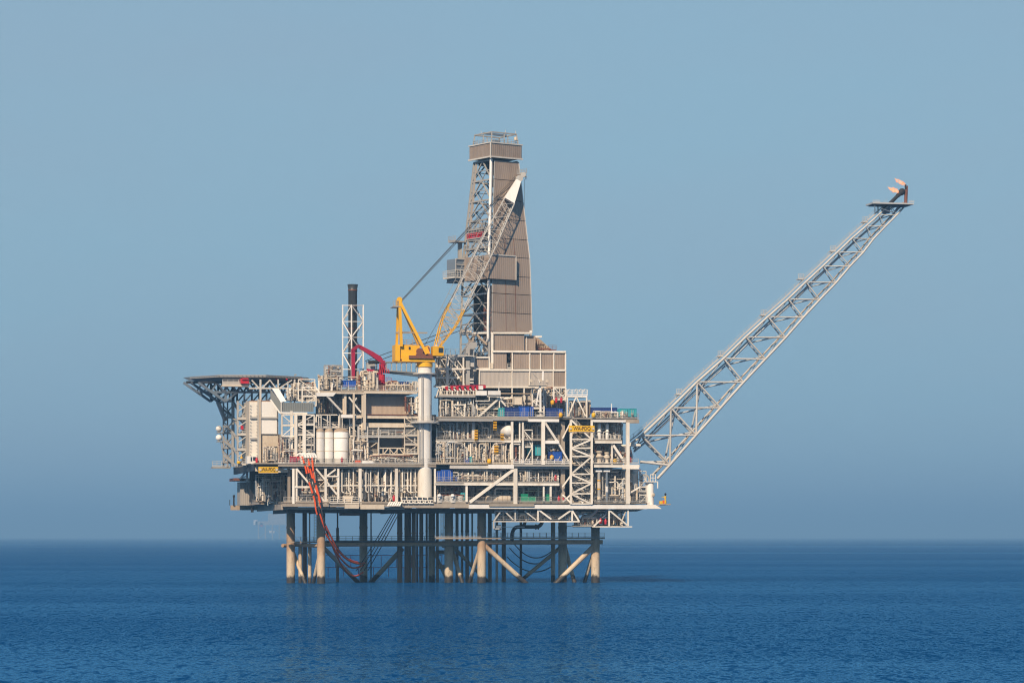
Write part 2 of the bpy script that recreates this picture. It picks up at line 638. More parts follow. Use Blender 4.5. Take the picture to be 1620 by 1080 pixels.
piece(jk, 'walkway', 'tan', ('box', 690, 957, 849.5, 852, 6.6, 1.5))
piece(jk, 'walkway', 'dark', ('box', 516, 692, 855, 857.5, 13.2, 1.5))
piece(jk, 'walkway', 'tan', ('box', 455, 506, 856, 858, 13, 1.4))
piece(jk, 'handrail', 'grey', ('rail', (688, 850.5, 6.6), (956, 850.5, 6.6), 1.2, 1.5, 0.07), ('rail', (690, 850.5, 8.0), (956, 850.5, 8.0), 1.2, 1.5, 0.07))
piece(jk, 'handrail', 'dark', ('rail', (516, 856, 13.2), (692, 856, 13.2), 1.2, 1.5, 0.08), ('rail', (516, 856, 14.6), (692, 856, 14.6), 1.2, 1.5, 0.08))
piece(jk, 'handrail', 'tan', ('rail', (455, 857, 13), (506, 857, 13), 1.2, 1.5, 0.07))
for py in (873, 896):
    piece(jk, 'bumper_stub', 'pile', ('tube', (708, py, 41), (692, py, 41), 0.5, 12))
piece(jk, 'mooring_ring', 'cream', ('path', [(702 + 4 * math.cos(t * 0.6), 860 + 5 * math.sin(t * 0.6), 18) for t in range(0, 9)], 0.18))
for px, v in ((475, 16), (490, 14)):
    lo = P(px, 864, v)
    m = M()
    m.tube((lo.x, lo.y, -1), lo, 0.42, 12)
    m.build('fender_post', 'pile', jk)
piece(jk, 'ladder', 'light_grey', *[('bar', (697.5 + d, 808, 30), (697.5 + d, 852, 30), 0.09) for d in (0, 4)], *[('bar', (697.5, 810 + 2 * k, 30), (701.5, 810 + 2 * k, 30), 0.07) for k in range(21)])
piece(jk, 'ladder', 'grey', *[('bar', (497 + d, 806, 30), (497 + d, 856, 30), 0.09) for d in (0, 4)], *[('bar', (497, 808 + 2.4 * k, 30), (501, 808 + 2.4 * k, 30), 0.07) for k in range(20)])

# conductors and risers, each a pipe of its own
for px, v, r in ((632.5, 19, 0.60), (643.5, 21, 0.54), (654.5, 18, 0.48), (666.5, 20, 0.46), (675, 28, 0.26), (692, 22, 0.32), (648.5, 32, 0.28), (660, 34, 0.24),
                 (723, 22, 0.36), (731, 26, 0.28), (739, 22, 0.42)):
    p = P(px, 806, v)
    m = M()
    m.tube((p.x, p.y, -3), p, r, 14)
    for z in (4.0 + (px % 3), 10.5 + (px % 2)):
        m.tube((p.x, p.y, z), (p.x, p.y, z + 0.35), r * 1.12, 14)
    tag(m.build('conductor_pipe', 'brown_steel'), 'dark vertical well pipe in the close bundle under the middle of the deck', 'well pipe', 'well pipes under the middle of the deck')
for px, v, r, mt, lab in ((534, 36, 0.34, 'brown_steel', 'brown caisson pipe with a narrow neck between the two left leg pairs'),
                          (482, 30, 0.52, 'rust', 'rusty red riser pipe between the two leftmost legs'),
                          (775, 26, 0.45, 'brown_steel', 'dark caisson just right of the nearest middle leg'),
                          (786, 16, 0.3, 'tan', 'slender tan pump caisson hanging above the waterline, right of the middle leg'),
                          (797, 30, 0.5, 'brown_steel', 'dark caisson below the left end of the hanging truss'),
                          (824, 34, 0.3, 'dark', 'thin dark caisson right of the black bent pipe'),
                          (747, 18, 0.2, 'tan', 'thin tan pipe beside the left of the middle leg'),
                          (587, 30, 0.16, 'dark', 'thin dark drain pipe between the left legs and the well pipes'),
                          (875, 20, 0.5, 'pile', 'tan caisson close in front of the far right leg'),
                          (490, 32, 0.14, 'rust', 'thin rusty line beside the red riser at the left legs')):
    p = P(px, 806, v)
    m = M()
    m.tube((p.x, p.y, -3), (p.x, p.y, p.z - (4.2 if px == 534 else 0)), r, 14)
    if px == 534:
        m.tube((p.x, p.y, p.z - 4.2), p, r * 0.55, 10)
    m.tube((p.x, p.y, 8.6), (p.x, p.y, 9.0), r * 1.25, 14)
    tag(m.build('caisson_pipe', mt), lab, 'pipe')

# red guard lattice of the far row, hanging hoses
lat = T('guard_lattice', 'thin red rail lattice just above the water behind the left legs', 'guard rail', 600, 897, 44)
m = M()
for py in (878, 897):
    m.bar(P(515, py, 44), P(700, py, 44), 0.12)
for i, x in enumerate(range(519, 700, 12)):
    m.bar(P(x, 878 if i % 2 else 897, 44), P(x, 897 if i % 2 else 912, 44), 0.12)
m.build('rail_frame', 'red', lat)


def sag(a, b, drop, n=12):
    a, b = P(*a), P(*b)
    return [a.lerp(b, i / n) - Vector((0, 0, drop * 4 * (i / n) * (1 - i / n))) for i in range(n + 1)]


for a, b, d, lab in (((812, 858, 30), (872, 872, 28), 2.4, 'uppermost dark hose sagging between the right legs'),
                     ((806, 866, 30), (874, 880, 28), 2.6, 'second dark hose sagging between the right legs, under the uppermost'),
                     ((802, 880, 30), (876, 893, 28), 2.5, 'lowest dark hose sagging between the right legs near the water')):
    m = M()
    m.path(sag(a, b, d), 0.13, 6)
    tag(m.build('hanging_hose', 'rope'), lab, 'hose')
for i, (x0, x1) in enumerate(((623, 594), (626, 600), (630, 606), (634, 612))):
    m = M()
    a, b = P(x0, 806, 12), P(x1 - 30, 902, 26)
    m.path([a, a.lerp(b, 0.5) - Vector((0.3, 0, 0.8)), b], 0.10, 6)
    tag(m.build('mooring_rope', 'rope'), ORD[i] + ' dark slanting rope from the left, hung from the deck beside the well pipes', 'rope', 'slanting ropes left of the well pipes')

# ---------------------------------------------------------------- deck levels
lower = T('deck_level', 'lowest full deck resting on the tan jacket legs, white edge girder on its right half', 'deck', 745, 806, 0)
piece(lower, 'deck_plate', 'girder', ('box', 449, 1024, 793.6, 796, 0.5, 43))
piece(lower, 'edge_girder', 'girder', ('box', 447, 520, 796.4, 801, 0.2, 0.8), ('box', 522, 640, 797, 801.4, 0.6, 0.8), ('box', 449, 640, 802, 805.4, 1.3, 0.6))
piece(lower, 'edge_girder', 'cream', ('box', 546, 568, 797, 804, -0.6, 1.0), ('box', 570, 608, 798, 805, 0.0, 0.6))
piece(lower, 'edge_girder', 'girder', ('box', 640, 742, 796.4, 803, 0.3, 1.0))
piece(lower, 'edge_girder', 'bright_white', ('box', 742, 1024, 798, 804.4, -0.2, 1.0))
piece(lower, 'edge_girder', 'girder', ('box', 774, 845, 796.6, 800.6, -0.5, 0.25))
piece(lower, 'cantilever_beam', 'white', ('quad', [(1022, 798, -0.2), (1037, 798, -0.2), (1047, 804.4, -0.2), (1022, 804.4, -0.2)], 5.0))
piece(lower, 'cantilever_beam', 'girder', ('quad', [(980, 804.6, 2.0), (1020, 804.6, 2.0), (1008, 808.5, 2.0), (980, 808.5, 2.0)], 8.0))
piece(lower, 'under_girder', 'dark', ('box', 455, 985, 804.8, 811, 3.0, 0.8))
for v in (14, 27, 40):
    piece(lower, 'under_girder', 'dark', ('box', 470, 960, 804, 811.5, v, 0.8))
for x in (470, 530, 590, 650, 710, 775, 840, 905, 960):
    u = q(x, 805, 3.4)[0]
    z0, z1 = q(x, 810.5, 3.4)[2], q(x, 800, 3.4)[2]
    m = M()
    m.box(u - 0.3, u + 0.3, 3.9, 43, z0, z1)
    m.build('cross_girder', 'dark', lower)
piece(lower, 'side_girder', 'tan', ('box', 365, 449, 799, 806.5, 43.2, 0.6))
m = M()
u0 = q(448, 800, 0.5)[0]
za, zb = q(448, 806, 0.5)[2], q(448, 797, 0.5)[2]
m.box(u0 - 0.5, u0, 0.7, 43.4, za, zb)
m.build('side_girder', 'girder', lower)
m = M()
m.box(u0 - 3.4, u0 - 0.52, 16, 43.0, zb + 0.1, zb + 0.35)
m.build('side_walkway', 'tan', lower)
piece(lower, 'tank_box', 'rust', ('box', 542, 570, 806.5, 815, 6, 5))
piece(lower, 'handrail', 'light_grey', ('rail', (449, 793.6, 0.6), (520, 793.6, 0.6)), ('rail', (640, 793.6, 0.6), (742, 793.6, 0.6)))
piece(lower, 'handrail', 'grey', ('rail', (742, 793.6, 0.0), (905, 793.6, 0.0), 1.15, 1.7, 0.06), ('rail', (940, 793.6, 0.0), (1024, 793.6, 0.0), 1.15, 1.7, 0.06))
piece(lower, 'handrail', 'white', ('rail', (522, 796, 0.2), (568, 796, 0.2), 1.5, 1.5, 0.13))
m = M()
m.rail(G.w(u0 - 3.3, 16, zb + 0.35), G.w(u0 - 3.3, 43, zb + 0.35), 1.15, 2.2, 0.08)
m.build('handrail', 'grey', lower)
# columns and braces between the lowest deck and the main deck
pieces(lower, 'column', 'white', [('bar', (x, 741, v), (x, 797, v), w) for x, v, w in ((464, 0.6, 0.5), (469, 0.8, 0.4), (515, 0.8, 0.5), (535, 1.0, 0.45), (569.5, 0.8, 0.62), (627, 0.8, 0.62), (688, 1.0, 0.4),
                                                                                  (815, 0.1, 0.85), (993, 0.1, 0.85), (936, 0.3, 0.5))])
pieces(lower, 'column', 'girder', [('bar', (x, 741, v), (x, 797, v), w) for x, v, w in ((457, 3, 0.6), (890, 2.0, 0.9), (903, 0.6, 0.5), (735, 3, 0.6), (660, 5, 0.7), (600, 9, 0.8))])
pieces(lower, 'brace', 'white', [('bar', a, b, w) for a, b, w in (((813, 742, 0.1), (743, 794, 0.1), 0.62), ((469, 741, 0.8), (515, 795, 0.8), 0.38), ((500, 741, 0.9), (533, 782, 0.9), 0.38),
                                                            ((515, 754, 0.8), (531, 742, 0.8), 0.32), ((515, 768, 0.9), (535, 768, 0.9), 0.3), ((464, 770, 0.7), (490, 770, 0.7), 0.42),
                                                            ((515, 753, 0.8), (535, 753, 0.8), 0.3), ((995, 780, 0.3), (1012, 770, 0.3), 0.32))])
pieces(lower, 'brace', 'cream', [('tube', a, b, r) for a, b, r in (((572, 743, 1.4), (584, 768, 6), 0.42), ((630, 743, 1.4), (641, 762, 6), 0.42), ((624, 744, 1.4), (614, 740, 4), 0.3), ((566, 744, 1.4), (556, 740, 4), 0.3))])
# inner bulkheads added and painted near-black to stand for the shade between decks
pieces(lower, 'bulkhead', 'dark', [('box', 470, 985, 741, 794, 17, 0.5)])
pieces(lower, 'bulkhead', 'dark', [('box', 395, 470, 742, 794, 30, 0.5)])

mezz = T('deck_level', 'half-height white mezzanine deck between the lowest deck and the main deck, right half', 'deck', 780, 768, 0)
piece(mezz, 'deck_plate', 'girder', ('box', 690, 884, 762.4, 763.6, 0.3, 14))
piece(mezz, 'edge_girder', 'white', ('box', 735, 885, 763.6, 767.6, -0.1, 0.6))
piece(mezz, 'edge_girder', 'light_grey', ('box', 688, 735, 763.4, 767, 0.4, 0.6))
piece(mezz, 'handrail', 'grey', ('rail', (690, 762.4, 0.4), (735, 762.4, 0.4)), ('rail', (735, 762.4, 0.0), (884, 762.4, 0.0), 1.15, 1.7, 0.06))
pieces(mezz, 'column', 'white', [('bar', (x, 767.6, 0.3), (x, 793.6, 0.3), w) for x, w in ((738, 0.45), (860, 0.36), (871, 0.4), (688, 0.4))])
pieces(mezz, 'cross_beam', 'rust', [('bar', (x0, y, 5), (x1, y, 5), 0.3) for x0, x1, y in ((828, 884, 771), (828, 884, 774.5))])

main = T('deck_level', 'main process deck with white storage tanks and dense pipework, above the lowest deck', 'deck', 773, 741, 0)
piece(main, 'deck_plate', 'girder', ('box', 404, 1010, 733.4, 735, 0.5, 43))
piece(main, 'edge_girder', 'girder', ('box', 440, 550, 735.2, 737.6, 0.4, 0.5), ('box', 550, 690, 735.2, 738.2, 0.5, 0.5), ('box', 446, 690, 739, 741, 1.0, 0.5))
piece(main, 'edge_girder', 'light_grey', ('box', 712, 773, 736, 741, 0.2, 0.7))
piece(main, 'edge_girder', 'bright_white', ('box', 773, 813, 734.6, 741, -0.35, 0.8))
piece(main, 'edge_girder', 'grey', ('box', 813, 905, 734.6, 737.4, -0.2, 0.6), ('box', 813, 905, 737.6, 741, 0.3, 0.6))
piece(main, 'edge_girder', 'white', ('box', 940, 1012, 735.2, 739, -0.1, 0.7), ('box', 985, 1011, 734.8, 741.6, -0.3, 0.8))
piece(main, 'edge_girder', 'cream', ('box', 404, 440, 738, 745, 4, 1), ('quad', [(438, 739, 2.0), (456, 743, 2.0), (456, 747, 2.0), (438, 747, 2.0)], 3.0))
m = M()
u1 = q(405, 735, 4)[0]
za, zb = q(405, 740, 4)[2], q(405, 733.4, 4)[2]
m.box(u1 - 0.5, u1, 4.2, 43, za - 0.6, zb)
m.build('side_girder', 'dark', main)
piece(main, 'handrail', 'light_grey', ('rail', (440, 733.4, 0.5), (690, 733.4, 0.5), 1.2, 1.5, 0.09))
piece(main, 'handrail', 'cream', ('rail', (690, 733.4, 0.2), (812, 733.4, 0.2), 1.2, 1.6, 0.07))
piece(main, 'handrail', 'bright_white', ('rail', (812, 733.4, -0.2), (903, 733.4, -0.2), 1.0, 1.8, 0.13))
pieces(main, 'rail_prop', 'bright_white', [('bar', (814 + i * 11.5, 728, -0.2), (817 + i * 11.5, 722, -0.9), 0.12) for i in range(8)])
piece(main, 'handrail', 'light_grey', ('rail', (938, 733.4, -0.1), (1010, 733.4, -0.1), 1.2, 1.5, 0.08))
pieces(main, 'column', 'white', [('bar', (x, y, v), (x, 735, v), w) for x, y, v, w in ((859, 666, 0.1, 0.75), (993, 668, 0.1, 0.72), (461, 650, 3.2, 0.55), (468, 655, 2.5, 0.62), (481, 655, 2.6, 0.7),
                                                                                 (827, 668, 0.8, 0.36), (968, 702, 0.6, 0.34), (740, 668, 3, 0.3), (748.5, 668, 2.6, 0.62), (810, 667, 0.5, 0.5), (822, 667, 1.0, 0.3))])
pieces(main, 'column', 'girder', [('bar', (x, 667, v), (x, 735, v), w) for x, v, w in ((890, 2.0, 0.9), (884, 3.0, 0.5), (725, 3, 0.34), (730, 3, 0.34), (770, 9, 0.7))])
pieces(main, 'brace', 'white', [('bar', a, b, w) for a, b, w in (((861, 667, 0.1), (884, 702, 0.3), 0.5), ((884, 702, 0.3), (904, 738, 0.5), 0.4), ((970, 704, 0.3), (990, 734, 0.3), 0.55),
                                                           ((827, 679, 1.0), (842, 697, 1.0), 0.2), ((827, 680, 1.0), (842, 680, 1.0), 0.2), ((903, 667, 0.6), (890, 693, 1.0), 0.3),
                                                           ((712, 697, 2), (704, 712, 2), 0.26), ((690, 697, 2), (702, 712, 2), 0.26))])
pieces(main, 'bulkhead', 'dark', [('box', 690, 985, 668, 734, 17, 0.5)])  # bulkheads painted near-black for the interior shade
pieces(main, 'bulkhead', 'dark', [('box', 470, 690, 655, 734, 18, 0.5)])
piece(main, 'outrigger_walkway', 'grey', ('box', 336, 365, 738, 740.5, 40, 3))
piece(main, 'handrail', 'galvanised', ('rail', (336, 738, 40), (365, 738, 40), 1.3, 1.2, 0.1), ('rail', (336, 738, 43), (365, 738, 43), 1.3, 1.2, 0.1))

half = T('deck_level', 'half-height deck carrying a white domed vessel beneath the upper deck, right half', 'deck', 850, 702, 0)
piece(half, 'edge_girder', 'bright_white', ('box', 859, 884.5, 696.5, 701.5, -0.1, 0.6))
piece(half, 'edge_girder', 'white', ('box', 942, 984, 697.5, 701, -0.1, 0.6), ('box', 735, 800, 696, 698.4, 1.0, 0.4), ('box', 798, 824, 696.4, 699.6, 0.4, 0.5))
piece(half, 'deck_plate', 'girder', ('box', 735, 884, 695.4, 696.4, 0.9, 13), ('box', 938, 984, 695.4, 697.4, 0.5, 12))
piece(half, 'handrail', 'light_grey', ('rail', (940, 695.4, 0.4), (982, 695.4, 0.4)), ('rail', (690, 697, 2.0), (735, 697, 2.0), 1.2, 1.6, 0.07))
piece(half, 'deck_plate', 'light_grey', ('box', 690, 734, 697, 698.6, 2.0, 9))
piece(half, 'handrail', 'grey', ('rail', (735, 695.4, 1.2), (884, 695.4, 1.2), 1.15, 1.6, 0.05))
pieces(half, 'column', 'light_grey', [('bar', (x, 698, v), (x, 734, v), w) for x, v, w in ((694, 2.1, 0.3), (704, 2.1, 0.3), (712, 2.1, 0.26), (773, 3, 0.3), (786, 4, 0.3))])
piece(half, 'walkway', 'light_grey', ('box', 690, 730, 711, 712.4, 2.2, 4))
piece(half, 'handrail', 'light_grey', ('rail', (690, 711, 2.2), (730, 711, 2.2), 1.2, 1.4, 0.07))

upper = T('deck_level', 'upper deck holding the row of blue containers under the drilling tower', 'deck', 835, 667, 0)
piece(upper, 'deck_plate', 'girder', ('box', 694, 1008, 660, 662, 0.4, 40))
piece(upper, 'edge_girder', 'grey', ('box', 694, 780, 661.6, 666, 0.3, 0.7), ('box', 780, 836, 661.6, 665, 0.3, 0.7))
piece(upper, 'edge_girder', 'bright_white', ('box', 836, 884.5, 662.6, 667, -0.2, 0.7))
piece(upper, 'edge_girder', 'bright_white', ('box', 938, 990, 664, 667.4, 0.0, 0.7))
piece(upper, 'edge_girder', 'girder', ('box', 988, 1011, 663, 669, 0.2, 1.2))
piece(upper, 'handrail', 'grey', ('rail', (694, 660, 0.5), (836, 660, 0.5), 1.2, 1.6, 0.07), ('rail', (836, 660, 0.2), (904, 660, 0.2), 1.2, 1.6, 0.06), ('rail', (936, 662, 0.2), (1010, 662, 0.2), 1.2, 1.6, 0.06))
m = M()
a, b = q(1010, 662, 0.2), q(1010, 662, 0.2)
m.rail(G.w(a[0], 0.2, a[2]), G.w(a[0], 12, a[2]), 1.2, 1.6, 0.07)
m.build('handrail', 'grey', upper)
pieces(upper, 'column', 'white', [('bar', (x, y, v), (x, 661, v), w) for x, y, v, w in ((697, 612, 2.5, 0.34), (726, 628, 3.5, 0.26), (753.5, 628, 3, 0.26), (790, 628, 2.5, 0.22))])
pieces(upper, 'brace', 'white', [('bar', a, b, w) for a, b, w in (((789, 630, 2.4), (756, 660, 2.4), 0.42), ((790, 630, 2.4), (800, 642, 2.4), 0.36), ((742, 628, 2.6), (753, 660, 2.6), 0.34),
                                                            ((695, 612, 2.6), (690, 628, 2.6), 0.24), ((738, 632, 2.9), (733, 646, 2.9), 0.16))])
pieces(upper, 'bulkhead', 'dark', [('box', 694, 770, 612, 660, 13, 0.5)])  # near-black sheet, its colour stands for shade under the pipe deck
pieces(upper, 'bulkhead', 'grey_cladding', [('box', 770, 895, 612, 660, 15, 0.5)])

weather = T('deck_level', 'cream-edged top deck left of the white crane pedestal carrying the red knuckle crane', 'deck', 580, 625, 2)
piece(weather, 'deck_plate', 'girder', ('box', 502, 662, 618.4, 620, 1.6, 38))
piece(weather, 'edge_girder', 'cream', ('box', 501, 576, 620, 622.5, 1.4, 0.6), ('box', 576, 660, 619.4, 622.4, 1.4, 0.6))
piece(weather, 'edge_girder', 'bright_white', ('quad', [(501, 621, 1.2), (532, 621, 1.2), (527, 626.6, 1.2), (501, 626.6, 1.2)], 1.0))
piece(weather, 'handrail', 'cream', ('rail', (540, 618.4, 1.5), (662, 618.4, 1.5), 1.25, 1.5, 0.10))
pieces(weather, 'brace', 'white', [('bar', a, b, w) for a, b, w in (((517, 626, 1.5), (541, 652, 2.5), 0.42), ((552, 628, 1.8), (571, 652, 1.8), 0.36), ((564, 629, 1.8), (559, 637, 1.8), 0.3),
                                                              ((500, 613, 1.6), (506, 621, 1.4), 0.34), ((524, 619, 1.8), (526, 606, 1.8), 0.34))])
pieces(weather, 'column', 'cream', [('bar', (x, 622, v), (x, y, v), w) for x, y, v, w in ((576.5, 680, 1.8, 0.62), (573, 660, 1.8, 0.3), (546, 655, 2.2, 0.5), (543, 655, 2.6, 0.3), (559.5, 700, 1.6, 0.42))])
piece(weather, 'wall_panel', 'wall_cladding', ('box', 577, 655, 627, 656, 4.2, 0.6))
piece(weather, 'wall_panel', 'steel_blue', ('box', 500, 577, 624, 656, 9.0, 0.6))
piece(weather, 'floor_girder', 'cream', ('box', 540, 661, 657, 661.5, 2.2, 0.8), ('box', 573, 660, 669, 676, 2.8, 0.8))
piece(weather, 'floor_girder', 'bright_white', ('box', 540, 558, 655.4, 660.6, 1.5, 0.7))
piece(weather, 'floor_girder', 'rust', ('box', 577, 661, 655.2, 656.4, 2.0, 1.6))
piece(weather, 'wall_panel', 'wall_cladding', ('box', 583, 600, 691, 719, 7.0, 0.5), ('box', 636, 660, 690, 715, 7.0, 0.5))
piece(weather, 'wall_panel', 'steel_blue', ('box', 600, 636, 691, 719, 8.5, 0.5))
piece(weather, 'walkway', 'cream', ('box', 583, 661, 718.6, 720.8, 2.4, 3.6))
piece(weather, 'walkway', 'light_grey', ('box', 566, 662, 690.6, 692, 2.0, 4.0))
piece(weather, 'handrail', 'light_grey', ('rail', (566, 690.6, 2.0), (662, 690.6, 2.0), 1.6, 1.8, 0.11, 4))
piece(weather, 'handrail', 'cream', ('rail', (583, 718.6, 2.5), (600, 718.6, 2.5)), ('rail', (645, 718.6, 2.5), (661, 718.6, 2.5)))
m = M()
for i in range(5):
    x = 607 + i * 8
    m.bar(P(x, 708 if i % 2 else 718, 2.3), P(x + 8, 718 if i % 2 else 708, 2.3), 0.2)
for y in (708.5, 718.2):
    m.bar(P(599, y, 2.3), P(645, y, 2.3), 0.24)
for x in (599, 606, 617, 628, 639, 645):
    m.bar(P(x, 708.5, 2.3), P(x, 718.2, 2.3), 0.18)
m.build('lattice_rail', 'cream', weather)
pieces(weather, 'post', 'light_grey', [('bar', (x, 674, 2.1), (x, 733, 2.1), w) for x, w in ((567, 0.4), (581, 0.34), (599, 0.22), (656, 0.3))])
pieces(weather, 'post', 'cream', [('tube', (574.5, 676, 2.8), (574.5, 731, 2.8), 0.55, 10)])

# hanging trusses under the lowest deck, right half
for n_, lab, x, rows in (('hanging_truss', 'white underslung truss walkway below the lowest deck, left of the curved risers', (780, 917), 824.6),
                         ('hanging_truss', 'white underslung truss bay with red valves at the right corner below the lowest deck', (905, 1000), 832.6)):
    t = T(n_, lab, 'truss', x[0], rows, 1)
    first = rows < 830
    if first:
        pieces(t, 'bottom_chord', 'white', [('bar', (850, 824.6, 0.4), (917, 824.6, 0.4), 0.26, 0.26)])
        pieces(t, 'bottom_chord', 'light_grey', [('bar', (781, 824.6, 0.8), (850, 824.6, 0.8), 0.24), ('bar', (781, 836, 1.2), (790, 836, 1.2), 0.2)])
        pieces(t, 'web', 'white', [('bar', a, b, 0.34) for a, b in (((851, 805, 0.4), (851, 824, 0.4)), ((905, 805, 0.4), (905, 824, 0.4)), ((852, 806, 0.4), (872, 821, 0.4)), ((903, 807, 0.4), (883, 821, 0.4)), ((905, 807, 0.4), (916, 824, 0.4)))])
        pieces(t, 'web', 'light_grey', [('bar', a, b, 0.28) for a, b in (((781, 824, 0.8), (793, 807, 0.8)), ((815, 805, 0.8), (815, 824, 0.8)), ((798, 808, 0.9), (812, 822, 0.9)), ((830, 808, 0.9), (848, 822, 0.9)), ((781, 824, 0.8), (781, 836, 1.0)))])
        piece(t, 'handrail', 'grey', ('rail', (783, 824.4, 1.0), (914, 824.4, 1.0), 1.1, 1.8, 0.05, 2, False))
        piece(t, 'walkway', 'girder', ('box', 783, 914, 823.4, 824.2, 1.2, 6))
    else:
        pieces(t, 'bottom_chord', 'white', [('bar', (937, 832.8, 0.4), (1000, 832.8, 0.4), 0.22), ('bar', (906, 832.8, 3), (940, 832.8, 3), 0.2)])
        pieces(t, 'web', 'white', [('bar', a, b, 0.34) for a, b in (((963.5, 805, 0.4), (963.5, 832, 0.4)), ((993.5, 805, 0.4), (993.5, 832, 0.4)), ((964, 807, 0.4), (992, 830, 0.4)), ((939, 832, 0.6), (950, 822, 0.6)))])
        pieces(t, 'web', 'cream', [('bar', a, b, 0.2) for a, b in (((990, 808, 0.6), (981, 830, 0.6)),)])
        piece(t, 'walkway', 'girder', ('box', 906, 992, 831.6, 832.4, 1.0, 6))
        piece(t, 'handrail', 'grey', ('rail', (908, 831.6, 3.0), (940, 831.6, 3.0), 1.2, 1.5, 0.07))

# ---------------------------------------------------------------- living quarters, stair tower, helideck
qt = T('living_quarters', 'tall windowless cream-white accommodation block under the helideck', 'building', 412, 735, 9)
piece(qt, 'wall', 'cream', ('box', 394.5, 440, 634.5, 734, 9, 14))
piece(qt, 'wall', 'bright_white', ('box', 412.8, 438, 635.5, 686, 8.6, 0.5))
piece(qt, 'wall', 'white', ('box', 395.2, 407.4, 636, 722, 8.7, 0.4))
uq = q(394.5, 700, 9)[0]
zb, zt = q(411.5, 734, 9)[2], q(411.5, 634.5, 9)[2]
piece(qt, 'wall', 'stone_cladding', ('box', 414, 446, 686.5, 735, 9.6, 0.5))
piece(qt, 'corner_trunk', 'light_grey', ('box', 407.6, 409.6, 631, 735, 8.2, 0.9))
piece(qt, 'corner_trunk', 'cream', ('box', 409.9, 412.6, 632, 735, 8.3, 0.9))
for y in (660.5, 693.5):
    m = M()
    zz = q(411, y, 9)[2]
    m.box(uq + 0.1, q(438 if y < 670 else 407, y, 9)[0], 8.3, 8.58, zz - 0.25, zz + 0.15)
    m.build('string_course', 'grey', qt)
m = M()
for k in range(16):
    zz = zb + 2 + k * (zt - zb - 3) / 15
    for du in (0.1, 1.5):
        m.box(uq + du, uq + du + 0.22, 8.4, 8.68, zz, zz + 0.09)
m.build('wall_bracket', 'light_grey', qt)
piece(qt, 'roof_edge', 'rust', ('box', 396, 436, 633.2, 634.2, 9.2, 6))
kiosk = T('control_cabin', 'small white cabin with dark windows at the foot of the accommodation block', 'cabin', 396, 733, 8)
piece(kiosk, 'cabin_wall', 'bright_white', ('box', 391, 407, 721, 733, 8, 3))
pieces(kiosk, 'window', 'glass', [('box', 396.6, 398.6, 722.6, 729, 7.9, 0.1), ('box', 400.4, 404.6, 722.6, 728, 7.9, 0.1)])

stt = T('stair_tower', 'open grey lattice stair tower against the left side of the accommodation block', 'stairs', 365, 735, 24)
pieces(stt, 'post', 'grey', [('bar', (x, 634, v), (x, 738, v), w) for x, v, w in ((353.5, 36, 0.36), (360, 40, 0.3), (368, 30, 0.5), (376, 16, 0.42), (390.5, 16, 0.4), (384, 22, 0.3))])
for i, y in enumerate((662, 687, 711, 734)):
    piece(stt, 'landing', 'light_grey', ('box', 376, 392, y, y + 1.6, 15.5, 6))
    piece(stt, 'handrail', 'light_grey', ('rail', (376, y, 15.6), (391, y, 15.6), 1.2, 1.2, 0.09))
    piece(stt, 'stair_flight', 'grey', ('bar', (378, y, 17), (391, y - 12, 17), 0.5, 0.3), ('bar', (391, y - 12, 19), (378, y - 24, 19), 0.5, 0.3))
    piece(stt, 'brace', 'light_grey', ('bar', (377, y - 12, 15.6), (390, y - 21, 15.6), 0.2))
    piece(stt, 'landing', 'grey', ('box', 354, 369, y - 3, y - 1.6, 33, 4))
    piece(stt, 'handrail', 'grey', ('rail', (354, y - 3, 33), (368, y - 3, 33), 1.2, 1.2, 0.08))
    piece(stt, 'stair_flight', 'grey', ('bar', (354, y - 14, 34), (375, y + 4, 28), 0.5, 0.3))
    piece(stt, 'stair_flight', 'grey', ('bar', (369, y - 26, 28), (377, y - 13, 24), 0.5, 0.3))
    piece(stt, 'brace', 'grey', ('bar', (354, y - 4, 36), (368, y - 20, 31), 0.22))
    piece(stt, 'brace', 'grey', ('bar', (354, y - 20, 36), (368, y - 4, 31), 0.2))
piece(stt, 'back_wall', 'stone_cladding', ('box', 385, 397, 640, 735, 25, 0.5))
piece(stt, 'core_wall', 'steel_blue', ('box', 366.5, 371, 612, 735, 38, 0.6))
solo('fire_cabinet', 'small red fire cabinet on the third landing of the lattice stair tower', 'cabinet', 'red', ('box', 381, 385, 673, 679, 15.3, 0.8))
solo('life_ring_box', 'yellow round life ring box low on the stair tower', 'box', 'sign_yellow', ('tube', (377.5, 729, 15.2), (377.5, 733, 15.2), 0.3), ('tube', (377.5, 729.5, 14.9), (377.5, 732.5, 14.9), 0.42, 10))
solo('warning_lamp', 'small yellow lamp hanging above the yellow box on the stair tower', 'lamp', 'sign_yellow', ('tube', (382, 722, 15.2), (382, 725, 15.2), 0.28), ('bar', (382, 719, 15.2), (382, 722, 15.2), 0.1))

